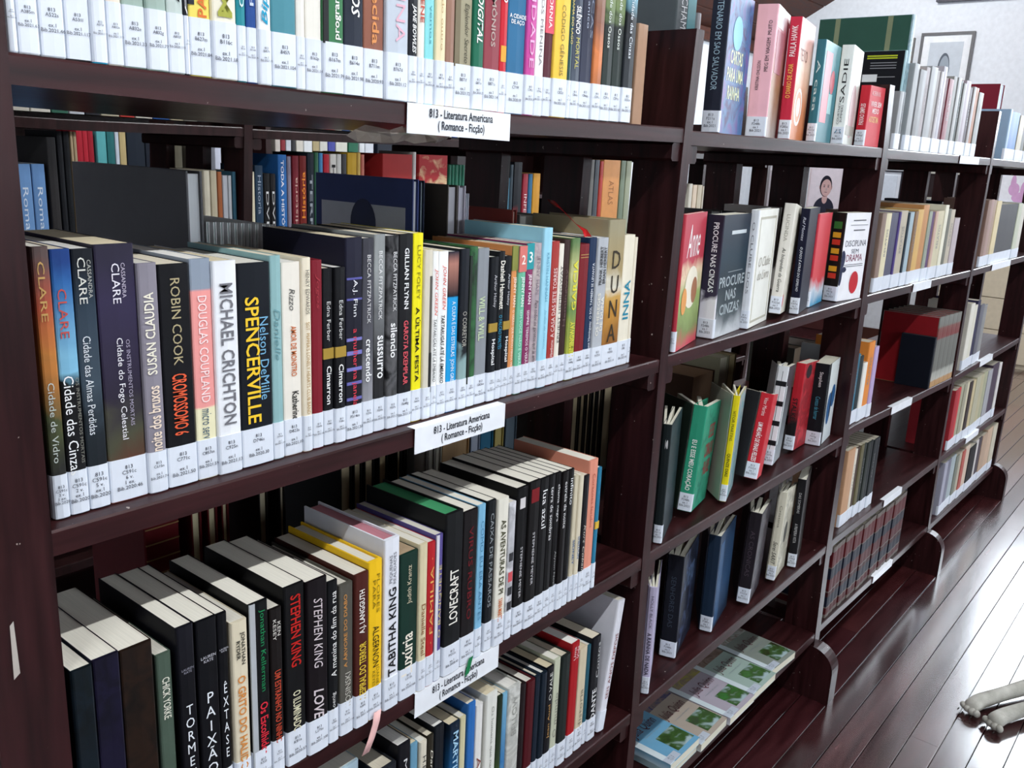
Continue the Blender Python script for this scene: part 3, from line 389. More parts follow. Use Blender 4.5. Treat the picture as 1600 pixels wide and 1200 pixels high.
ROW3 = [
((0.377,0.3952,0.0,0.2149,0.145),'n:0c1418,101a22,0a1014','thick dark teal paperback cut off by the left upright',(),()),  # first three covers: shade painted into darker colours
((0.3952,0.4191,0.0,0.2166,0.145),'n:0e0c1c,16132a,0b0a18','thick deep indigo paperback with ornaments',(),()),
((0.4191,0.4498,0.0,0.2147,0.145),'n:1a110c,24160e,0e0a08','thick dark brown paperback with ornaments',(),()),
((0.4525,0.4676,0.0,0.1954,0.145),'4a5a4e','worn grey green paperback with white and orange lettering',(('CHICK YORKE','e0e0d0',0.66,0.88,0.5,0,'d','b'),('TEMPO','d0703a',0.2,0.34,0.6,0,'d','b')),()),
((0.4721,0.4899,0.0,0.2155,0.145),'g:0a0a10@0,0c0c12@.7,14141c@1','black paperback with stacked white letters, first of three',(('TORMENTA','e8ecf0',0.12,0.62,0.5,0,'s',''),('LAUREN\nKATE','9a9aa6',0.76,0.82,0.7,0,'h','')),()),
((0.4918,0.5144,0.0,0.2132,0.145),'0a0b10','black paperback with stacked white letters, second of three',(('PAIXÃO','e8ecf0',0.22,0.64,0.5,0,'s',''),('LAUREN\nKATE','c8c8d0',0.78,0.84,0.7,0,'h','')),()),
((0.5144,0.5264,0.0,0.2122,0.145),'0a0b10','slimmer black paperback with stacked white letters, third of three',(('ÊXTASE','e8ecf0',0.26,0.66,0.5,0,'s',''),('LAUREN\nKATE','c8c8d0',0.79,0.85,0.8,0,'h','')),()),
((0.5286,0.5469,0.0,0.1978,0.145),'ddd2b8','cream paperback with orange capitals',(('O GRITO DO HALIDO','d88a3c',0.16,0.7,0.5,0,'d','b'),('JONATHAN\nRYDER','2a2a26',0.76,0.94,0.55,0,'d','b')),()),
((0.5492,0.5718,0.0,0.2091,0.145),'0c0e10','black paperback with a grey strip, green and red lettering',(('Jonathan Kellerman','1f8a54',0.52,0.96,0.34,0.12,'d',''),('Os Escolhidos','d83040',0.17,0.46,0.42,0.12,'d','b')),(('b0b4b8',0.0,1,-0.5,-0.2),)),
((0.5733,0.5888,0.0,0.194,0.145),'15100f','worn black paperback with red brown capitals',(('UM ESTRANHO NO NINHO','c04a32',0.2,0.64,0.5,0,'d','b'),('KEN\nKESEY','d8d4cc',0.82,0.94,0.6,0,'d','')),()),
((0.5923,0.618,0.0,0.2108,0.145),'101012','thick black paperback with blood red capitals',(('STEPHEN KING','b8241e',0.56,0.95,0.5,0,'d','b'),('O ILUMINADO','dcd8b8',0.19,0.42,0.4,0,'d','b')),()),
((0.6188,0.6464,0.0,0.2078,0.145),'120c10','thick black paperback with scrawled white lettering',(('STEPHEN KING','d8ccd0',0.5,0.9,0.42,0,'d','i'),('LOVE','d8ccd0',0.2,0.38,0.5,0,'d','bi')),()),
((0.6468,0.6615,0.0,0.1976,0.145),'0f1114','slim black paperback with white lettering',(('A menina do fim da rua','f2f2ee',0.42,0.94,0.5,0,'u',''),('Koenig','e0e0dc',0.2,0.32,0.45,0,'u','')),()),
((0.6637,0.6835,0.0,0.187,0.145),'55534c','olive grey hardback with orange and silver lettering',(('A ÁRVORE DO DIABO','c48a4a',0.46,0.94,0.3,-0.15,'u','b'),('KOSINSKI','c8c4b8',0.19,0.42,0.4,0.05,'u','')),()),
((0.6844,0.7048,0.0,0.1929,0.145),'4c221c','brown paperback with white and yellow capitals',(('A.J. LANGGUTH','f2efe8',0.62,0.9,0.5,0,'u','b'),('A ESPIRAL DO TERROR','e0c040',0.18,0.56,0.5,0,'u','b')),()),
((0.7047,0.7257,0.0,0.2005,0.145),'f2c21e','yellow hardback with thin black lettering',(('ALGERNON','1c1a10',0.34,0.6,0.45,0,'d',''),('FLORES\nPARA','8a7414',0.68,0.92,0.5,0,'d',''),('DANIEL\nKEYES','8a7414',0.2,0.33,0.5,0,'d','')),()),
((0.7294,0.7531,0.0,0.2192,0.145),'e4e6ee','tall white hardback with pink page tops',(('TABITHA KING','15151a',0.2,0.72,0.5,0,'u','b'),('PEQUENAS\nREALIDADES','6a6a74',0.74,0.92,0.45,0,'u','')),()),
((0.7551,0.7842,0.0,0.1918,0.145),'16332a','dark green paperback with cream serif lettering',(('Judith Krantz','d8ccb0',0.66,0.92,0.3,0,'u',''),('Luxúria','f0e8d8',0.17,0.46,0.62,-0.1,'u','b')),()),
((0.7846,0.7985,0.0,0.1966,0.145),'d8cca8','slim cream paperback with brown lettering',(('Danielle Steel','8a5a34',0.25,0.6,0.5,0,'d',''),),()),
((0.7986,0.8127,0.0,0.1936,0.145),'b5262c','red paperback dotted with small stars',(('· FAMILIA ·','e8b060',0.3,0.9,0.4,0,'u',''),),()),
((0.8138,0.8265,0.0,0.1988,0.145),'5a5090','slim violet paperback with a white strip',(('O BANQUETE','d8c878',0.3,0.8,0.4,0.1,'u',''),),(('dcdce4',0.15,1,-0.5,-0.1),)),
((0.8285,0.8599,0.0,0.2212,0.145),'121416','thick black hardback with rough white lettering',(('LOVECRAFT','eeeae0',0.32,0.66,0.5,0,'u','b'),),()),
((0.8607,0.8882,0.0,0.2148,0.145),'161214','black paperback with dull red lettering',(('VIRUS RUBRO','701c24',0.3,0.9,0.3,0,'d',''),),()),
((0.8894,0.9041,0.0,0.2154,0.145),'7fb8d8','slim light blue paperback with white lettering',(('COMO EU ERA ANTES','4a84a8',0.25,0.9,0.4,0,'d',''),),()),
((0.9091,0.9255,0.0,0.2155,0.145),'14181c','slim black paperback with grey lettering',(('CAIXA DE PÁSSAROS','9aa0a4',0.3,0.92,0.5,0,'d',''),),()),
((0.9269,0.949,0.0,0.2134,0.145),'e6e2d4','cream paperback with olive capitals and an orange foot',(('AS AVENTURAS DE PI','4a4a30',0.36,0.86,0.45,0,'d','b'),('YANN MARTEL','d0713a',0.17,0.33,0.4,0,'d','b')),()),
((0.9511,0.9659,0.0,0.2015,0.145),'n:dcdce0,a8a8ac,c4c4c8','slim marbled white paperback with small dark squares',(),(('3a3a3e',0.22,0.28,-0.3,0.3),('3a3a3e',0.33,0.39,-0.3,0.3),('3a3a3e',0.58,0.64,-0.3,0.3),('d0545a',0.43,0.5,-0.3,0.3))),
((0.9689,0.992,0.0,0.2171,0.145),'0c0c0e','black paperback with a white flower high on the spine',(('STEPHENIE MEYER','d8d8da',0.25,0.6,0.2,0,'d',''),),(('d8d4d4',0.86,0.93,-0.3,0.2),)),
((0.9919,1.0158,0.0,0.2201,0.145),'0d0b0c','black paperback with a red flower high on the spine',(('STEPHENIE MEYER','d8d8da',0.3,0.66,0.2,0,'d',''),),(('7a1a20',0.86,0.95,-0.35,0.35),)),
((1.0158,1.0362,0.0,0.2185,0.145),'0b0b0d','black paperback with white spaced lettering',(('lua azul','f2f2f2',0.66,0.92,0.5,0,'d',''),),()),
((1.0362,1.0525,0.0,0.2181,0.145),'0d0c0e','black paperback with small white lettering, right of the moon title',(('terra de sombras','e8e8e8',0.55,0.92,0.42,0,'d',''),),()),
((1.0525,1.0677,0.0,0.2171,0.145),'0c0b0d','slim black paperback titled chama negra in white',(('chama negra','e8e8e8',0.66,0.92,0.42,0,'d',''),('Alyson Noël','a8a8a8',0.2,0.45,0.35,0,'d','')),()),
((1.0677,1.0833,0.0,0.2155,0.145),'0f0b0c','slim black paperback titled estrela da noite in white',(('estrela da noite','e8e8e8',0.6,0.93,0.42,0,'d',''),),()),
((1.0833,1.0974,0.0,0.2147,0.145),'0b0a0c','slim black paperback titled infinito in white',(('infinito','f0f0f0',0.75,0.94,0.5,0,'d',''),),()),
((1.1004,1.1108,0.0,0.2012,0.145),'d4cab0','very slim cream paperback, left of a pair with blue lettering',(('SIDNEY','4a6a94',0.3,0.5,0.5,0,'d','b'),),()),
((1.1108,1.1215,0.0,0.1995,0.145),'dcd2ba','very slim cream paperback, right of a pair with blue lettering',(('SHELDON','4a6a94',0.34,0.52,0.5,0,'d','b'),),()),
((1.1236,1.1376,0.0,0.1954,0.145),'17151a','slim black paperback with pale handwriting',(('Kurt Cobain','c8c0b4',0.2,0.6,0.4,0,'d','i'),),()),
((1.136,1.1589,0.0,0.2152,0.145),'e0937c','tall salmon paperback',(('Coracoes feridos','b8604c',0.5,0.9,0.3,0,'d',''),),()),
((1.1618,1.172,0.0,0.1978,0.145),'2a7a9c','slim blue paperback with a yellow band, last on its shelf',(),(('d8b040',0.5,0.56,-0.5,0.5),))]
ROW4 = [
((0.6455,0.7026,0.014,0.2457,0.14),'a8c0cc','pale blue grey paperback low at the bottom shelf',(),()),
((0.7334,0.7656,0.014,0.207,0.14),'23262c','charcoal hardback with cream pages',(),()),
((0.7697,0.7908,0.014,0.224,0.14),'14141a','black spined paperback with a yellow back cover',(('MISTERIO','d8d8d8',0.4,0.9,0.3,0,'d',''),),()),
((0.7909,0.8047,0.014,0.2137,0.14),'6a9ab4','slim steel blue paperback',(),()),
((0.8071,0.8194,0.014,0.2097,0.14),'e0d8c4','slim cream paperback with black type',(('H.B. Gilmour','3a3a3a',0.5,0.9,0.5,0,'d',''),),()),
((0.8211,0.833,0.014,0.2111,0.14),'2e2a20','worn dark olive paperback with white script',(('Dangerous','e8e4d4',0.5,0.9,0.5,0,'d','i'),),()),
((0.8351,0.8533,0.014,0.217,0.14),'181c22','plain blackish paperback',(),()),
((0.8623,0.8825,0.014,0.2069,0.14),'g:1a2a3c@0,1f5a8a@.6,162434@1','dark blue paperback with pale blue serif capitals',(('MARTIN CRUZ','a8d0e8',0.3,0.94,0.5,0,'d','b'),),()),
((0.8836,0.8953,0.014,0.2068,0.14),'d4cca4','slim straw coloured paperback',(),()),
((0.8999,0.9156,0.014,0.2192,0.14),'2f6cb4','royal blue paperback',(),()),
((0.9173,0.9323,0.014,0.208,0.14),'e6e4e0','white paperback with a red and grey title',(('Alma','8a4a44',0.3,0.6,0.6,0,'d',''),),()),
((0.9371,0.9608,0.014,0.2156,0.14),'e2e2da','thick white paperback with faint type',(('Os homens que nao amavam','9a9a94',0.2,0.9,0.3,0,'d',''),),()),
((0.9631,0.9744,0.014,0.2008,0.14),'g:5a7a3a@0,2a3824@.5,1e2a1c@1','slim moss green paperback',(),()),
((0.9743,0.986,0.014,0.1994,0.14),'g:88b4c8@0,3a78b0@.4,7ab0cc@1','slim sky and sea blue paperback',(),()),
((0.9858,1.0136,0.014,0.2031,0.14),'n:d0d0ca,b0b0aa,dadad2','thick white hardback with grey smudges',(('BELLOW','a0a09a',0.6,0.92,0.4,0,'u',''),),()),
((1.0138,1.0277,0.014,0.1954,0.14),'1c1416','blackish brown hardback',(),()),
((1.0309,1.0511,0.014,0.1909,0.14),'4c1018','dark wine red hardback',(),()),
((1.0527,1.0653,0.014,0.1909,0.14),'17222f','dark navy hardback, left of a pair',(),()),
((1.0653,1.0796,0.014,0.1908,0.14),'14202c','dark navy hardback, right of a pair',(),()),
((1.0801,1.0973,0.014,0.1933,0.14),'121218','black paperback with gold and white writing',(('O VALE','e0e0d8',0.7,0.95,0.4,0,'u',''),('Jean Auel','c89a5a',0.35,0.66,0.4,0,'u','')),()),
((1.0985,1.115,0.014,0.1987,0.14),'c4c8b0','pale sage paperback',(('O mundo','8a8c80',0.3,0.7,0.5,0,'u',''),),()),
((1.1165,1.1389,0.014,0.1966,0.14),'1e2624','black green hardback',(),()),
((1.1428,1.1638,0.014,0.2073,0.14),'a81e24','bright red paperback with white type on top',(('Uma\nVida','f2d8d8',0.86,0.97,0.7,0,'u',''),),()),
((1.1662,1.1883,0.014,0.1871,0.14),'d2c4a8','beige paperback',(('Historia','8a8474',0.2,0.6,0.4,0,'u',''),),()),
((1.1895,1.2005,0.014,0.1836,0.14),'2a5a6a','slim petrol blue paperback',(),()),
((1.2014,1.2255,0.014,0.1923,0.14),'12141a','black paperback with white capitals',(('DANTE','e4e4e4',0.2,0.5,0.5,0,'u','b'),('Contos','c8c8c8',0.6,0.94,0.3,0.2,'u','')),())]
FACE_ROWS = [
(1, [
((1.4547,0.01,10.0,0.029,0.135,0.218,0.0,0.0),'262a38','n:6a5490,3f6c9c,3a2c64','tall book with a navy spine and a purple blue painted cover',(('CENTENARIO EM SAO SALVADOR','a8c4d4',0.3,1,0.35,0,'d',''),),(),(('t','CARTAS\nPARA UMA\nRAINHA','dfe6b8',0.1,0.8,0.25,0.6,'b'),('e','6ab8d8',0.4,0.72,0.2,0.12))),
((1.6325,0.01,14.75,0.0355,0.135,0.2189,0.0,0.0),'f0b8c2','g:a89a94@0,a07858@.4,b86874@.8,ece6e6@1','thick pink spined book with small black type',(('MEG EM VIAGEM  MUITO','2a2a2e',0.5,0.88,0.18,0.2,'u',''),('KRISTINA OHLSSON','2a2a2e',0.36,0.58,0.16,-0.15,'u','')),(),(('r','f0ecec',0.0,0.5,0.84,1),('r','b0707a',0.1,0.6,0.5,0.82))),
((1.7359,0.01,11.5,0.021,0.135,0.2122,0.0,0.0),'c83048','g:c87848@0,d88a60@.3,ecc8b0@.6,e8acac@1','book with a crimson spine and a peach cover showing white rings',(('PAULA HAWK','f8e8e8',0.68,0.93,0.5,0,'u','b'),('O DIARIO DE AZAR','f2c060',0.34,0.62,0.4,0,'u','b')),(),(('e','f6f2ee',0.35,0.28,0.26,0.16),('e','e8a888',0.35,0.28,0.2,0.13),('e','f6f2ee',0.35,0.28,0.12,0.08),('t','TETO','8a5a4a',0.1,0.6,0.66,0.76,''))),
((1.8598,0.01,8.25,0.017,0.135,0.188,0.0,0.0),'35707e','g:3a747e@0,357884@.6,6a9ca0@1','teal book with a pink and red painted cover',(('A casa','c8e0e0',0.3,0.8,0.4,0,'d',''),),(),(('r','d8808a',0.1,0.5,0.2,0.9),('e','b83a4a',0.65,0.62,0.14,0.12),('r','8ab8b8',0.5,0.75,0.3,0.5))),
((2.0134,0.01,11.25,0.0245,0.135,0.1949,0.0,0.0),'eef2ee','g:c8c8c0@0,d8dcd4@.5,dfe8e0@1','white book with spaced black capitals down its spine',(('SADIE','2a2a2c',0.42,0.86,0.36,0,'u',''),('COURTNEY\nSUMMERS','4a4a4c',0.2,0.42,0.4,0,'u',''),('AS','3a8ab0',0.1,0.16,0.5,0,'h','b')),(),(('e','c4a8a8',0.5,0.35,0.3,0.28),('r','a8a49a',0.1,0.9,0.1,0.2))),
((2.1384,0.01,-1.75,0.021,0.09,0.1268,0.0,0.0),'c42a38','d0404a','small bright red book with white block capitals on the cover',(('PAIXAO SIMPLES','f6e0e0',0.35,0.7,0.5,0,'u','b'),),(),(('t','VIVER SEM\nMEDO','f8e0e0',0.12,0.85,0.55,0.75,'b'),('t','AUTOESTIMA','f2c080',0.12,0.75,0.4,0.5,'b'),('t','ROBIN N.','f2c8c8',0.12,0.7,0.84,0.92,'')))]),
(2, [
((1.3575,0.0,13.75,0.0085,0.135,0.2205,0.0,0.0),'b83a48','g:c84858@0,7a8a50@.15,9ab06a@.4,e0c8a8@.55,b83a4a@.66,b83a4a@1','red book with white script and a painted meadow on its cover',(),(),(('t','Anne','f6eeee',0.15,0.75,0.68,0.92,'i'),('e','e8e0cc',0.5,0.45,0.3,0.16),('e','a06a4a',0.65,0.42,0.14,0.1),('e','e09a50',0.2,0.36,0.12,0.1))),
((1.5096,0.01,5.75,0.031,0.135,0.2137,0.0,0.0),'g:eceaf0@0,e4e2ea@.3,3a3448@.36,2c2838@.8,2a2636@1','g:c4c8cc@0,4a5458@.2,1e2c34@.4,18303e@.65,28303e@1','thick dark book with large grey capitals on a stormy cover',(('PROCURE NAS CINZAS','ecf0f2',0.38,0.94,0.32,0.1,'d','b'),),(),(('t','PROCURE\nNAS\nCINZAS','aab4b8',0.02,0.95,0.18,0.5,'b'),('r','c8d0d4',0.3,0.85,0.84,0.87),('r','8a9498',0.3,0.85,0.53,0.535))),
((1.6477,0.01,9.25,0.016,0.135,0.2186,0.0,0.0),'e8ecf2','e8e8e0','white book whose cover has a pale printed ornamental frame',(('O CLUBE DOS','8a8a90',0.3,0.9,0.3,0,'d',''),),(),(('r','b8b4a4',0.08,0.92,0.04,0.06),('r','b8b4a4',0.08,0.92,0.92,0.94),('r','c8c4b4',0.08,0.1,0.06,0.92),('r','c8c4b4',0.9,0.92,0.06,0.92),('t','O Clube\ndo Livro','a8a498',0.2,0.8,0.4,0.6,'i'))),
((1.7929,0.01,17.25,0.0225,0.135,0.2162,0.02,0.0),'e6e2d8','d4cfc0','ivory book with script lettering and a small red flower',(('As hóspedes da Guerra','4a4a44',0.2,0.6,0.4,0,'d','i'),('LUCINDA','a8a498',0.66,0.9,0.3,0,'d','')),(),(('e','d08080',0.1,0.12,0.1,0.06),)),
((1.886,0.01,12.5,0.018,0.128,0.2152,0.0,0.0),'10132a','14162a','midnight blue book with white lettering down its spine',(('O JOGO É ATRÁS DO ESPELHO','e8ecf4',0.22,0.64,0.4,0.05,'d','i'),('Raf Montes','c8ccd8',0.7,0.92,0.3,0,'d','i')),(),()),
((1.9942,0.03,8.0,0.0095,0.118,0.2,0.0,0.0),'g:3aa0c4@0,d8d4d8@.2,c43444@.35,c83c48@1','g:3a90b8@0,c8d0d8@.18,d0484e@.3,d8505a@1','coral red book with a blue and white foot',(),(),()),
((2.1253,0.02,-7.25,0.0325,0.12,0.199,0.0,0.0),'1c1a1a','f2f2f6','white covered book with a large red disc and thin capitals',(),(('3a7a3a',0.82,0.9,-0.3,0.3),('e0b030',0.72,0.78,-0.3,0.3),('d04030',0.64,0.7,-0.3,0.3),('e0b030',0.54,0.6,-0.3,0.3),('d04030',0.46,0.52,-0.3,0.3),('e0b030',0.34,0.4,-0.3,0.3),('d04030',0.26,0.32,-0.3,0.3)),(('t','DISCIPLINA','4a4a5c',0.08,0.94,0.62,0.69,''),('t','SEM','4a4a5c',0.36,0.66,0.54,0.59,''),('t','DRAMA','8a3a5a',0.18,0.84,0.45,0.53,''),('r','3a3a44',0.1,0.9,0.41,0.415),('r','3a3a44',0.1,0.9,0.39,0.395),('e','c42430',0.62,0.2,0.18,0.13),('r','4a4a50',0.3,0.8,0.91,0.92),('r','8a8a90',0.2,0.9,0.86,0.865),('r','4a4a50',0.35,0.8,0.8,0.81),('e','23284a',0.03,0.48,0.1,0.1),('e','23284a',0.02,0.3,0.06,0.12),('e','23284a',0.12,0.36,0.1,0.03)))]),
(3, [
((1.3813,0.004,21.0,0.0155,0.125,0.2156,0.0,12.0),'1c2426','n:2a3a3e,1c2a30,2c3638','dark slate book standing against the second upright',(('!','d8d8d8',0.8,0.88,0.3,0.1,'d',''),),(),()),
((1.5068,0.017,15.5,0.026,0.135,0.1991,0.03,40.0),'2f9474','n:2f8a6c,3a9a7c,2a7a64','green book with white hand lettering and a red heart, standing open',(('EU E ESSE MEU CORAÇÃO','f4f8f2',0.2,0.68,0.5,0,'d','b'),),(),(('t','SE ESSE\nCORACAO\nFALASSE','a83a44',0.3,0.9,0.3,0.8,'b'),)),
((1.6245,0.004,19.5,0.013,0.125,0.2105,0.015,26.0),'ecd820','n:b0a8a0,6a98a0,98a8a4','yellow spined book standing open with fanned pages',(('VITOR MARTINS','3a3618',0.58,0.86,0.4,0,'d',''),('QUINZE DIAS','3a3618',0.24,0.46,0.5,0,'d','b')),(),()),
((1.751,0.0,17.0,0.026,0.1,0.1773,0.05,40.0),'c22430','c83038','red spined book with white lettering, standing open and tilted',(('UM MILHÃO DE FINAIS FELIZES','f6ecec',0.2,0.66,0.45,0,'d','bi'),('Vitor Martins','f0d0d0',0.74,0.95,0.3,0,'d','')),(),()),
((1.8746,0.02,15.0,0.0225,0.12,0.216,0.03,14.0),'e2e4e8','g:9aa0a4@0,6a7074@.4,2a2a30@.8,3a3a40@1','black and white chequered book',(),(('1a1a1e',0.2,0.25,-0.5,0.5),('1a1a1e',0.4,0.45,-0.5,0.5),('1a1a1e',0.6,0.65,-0.5,0.5),('1a1a1e',0.8,0.85,-0.5,0.5),('1a1a1e',0.05,0.95,-0.03,0.03)),(('r','e0e4e4',0.1,0.2,0.2,0.8),)),
((2.0208,0.035,6.75,0.022,0.118,0.2023,0.02,0.0),'g:1c181a@0,1c181a@.3,b82430@.62,c82834@1','n:b82832,8a2028,c43640','red and black book between the chequered and the butterfly ones',(('STALKER','2a2022',0.3,0.6,0.5,0,'d','b'),),(),(('e','2a2226',0.3,0.9,0.2,0.08),)),
((2.1338,0.014,8.25,0.035,0.112,0.199,0.0,0.0),'15171c','g:c8d0d4@0,d8dcdc@.5,d4dad8@1','thick black spined book with a blue butterfly on its pale cover',(('Contos de horror','4a9ab0',0.32,0.6,0.3,0,'d',''),('Stephen','e8e8e8',0.72,0.9,0.3,0,'d','')),(),(('e','2a5a8a',0.4,0.42,0.2,0.2),('e','2a5a8a',0.7,0.55,0.2,0.14),('r','1a1a24',0.5,0.56,0.3,0.62),('r','1e2024',0,0.12,0,1)))]),
(4, [
((1.3864,0.005,26.75,0.0145,0.12,0.2124,0.0,16.0),'c4bcd8','a8a4bc','slim lilac book with black spine capitals, first on its shelf',(('A RAINHA DE NADA','3a3448',0.18,0.58,0.5,0,'d','b'),('HOLLY BLACK','6a6478',0.62,0.92,0.35,0,'d','')),(),()),
((1.5218,0.027,16.0,0.032,0.135,0.2146,0.0,22.0),'14161e','n:1e2438,141620,3a4868','thick black book with a starry blue cover, standing open',(('SENHORES DAS','3a4450',0.3,0.8,0.3,0,'d',''),),(),(('t','O REINO','5a7090',0.2,0.8,0.6,0.8,'i'),)),
((1.6587,0.02,13.0,0.025,0.135,0.2128,0.0,18.0),'1c2c40','g:1c2a3e@0,2c4a6c@.4,243a54@1','navy blue book with a lighter blue stripe, standing open',(),(),(('r','34567c',0.05,0.3,0.05,0.9),)),
((1.8017,0.006,14.75,0.0265,0.135,0.2047,0.02,14.0),'221c22','n:4a4448,2a2830,5a5258','charcoal brown book with a smoky cover',(('AS CRONICAS','4a4048',0.3,0.8,0.35,0,'d',''),),(),()),
((1.9463,0.011,11.5,0.019,0.12,0.2096,0.02,10.0),'ddd8c4','n:c8c4b0,a8a494,d8d4c4','cream book with black handwriting low on its spine',(('Serei SARIT','2a2a28',0.18,0.44,0.5,0,'d','i'),('Cristina','8a8674',0.6,0.85,0.3,0,'d','')),(),(('e','4a4a44',0.4,0.5,0.15,0.12),)),
((2.0665,0.009,15.75,0.0195,0.12,0.2221,0.0,0.0),'1a191c','g:3a3634@0,2a2828@.5,4a4644@1','black book with small white lettering, last on its shelf',(('A PRIMEIRA VISTA','c8c8c8',0.28,0.5,0.35,0,'d',''),('DAS SOMBRAS','b8b8b8',0.62,0.85,0.3,0,'d','')),(),())])]
LYING = [(1.497, 0.0, 0.112, 0.19, -1.217, 0.018, 0), (1.49, -0.004, 0.118, 0.19, -1.199, 0.017, 0.0), (1.612, -0.008, 0.122, 0.19, -1.206, 0.018, 0.02), (1.737, -0.012, 0.122, 0.19, -1.202, 0.018, 0.0), (1.857, -0.01, 0.12, 0.19, -1.204, 0.018, -0.01), (1.978, 0.0, 0.125, 0.19, -1.204, 0.018, -0.06)]
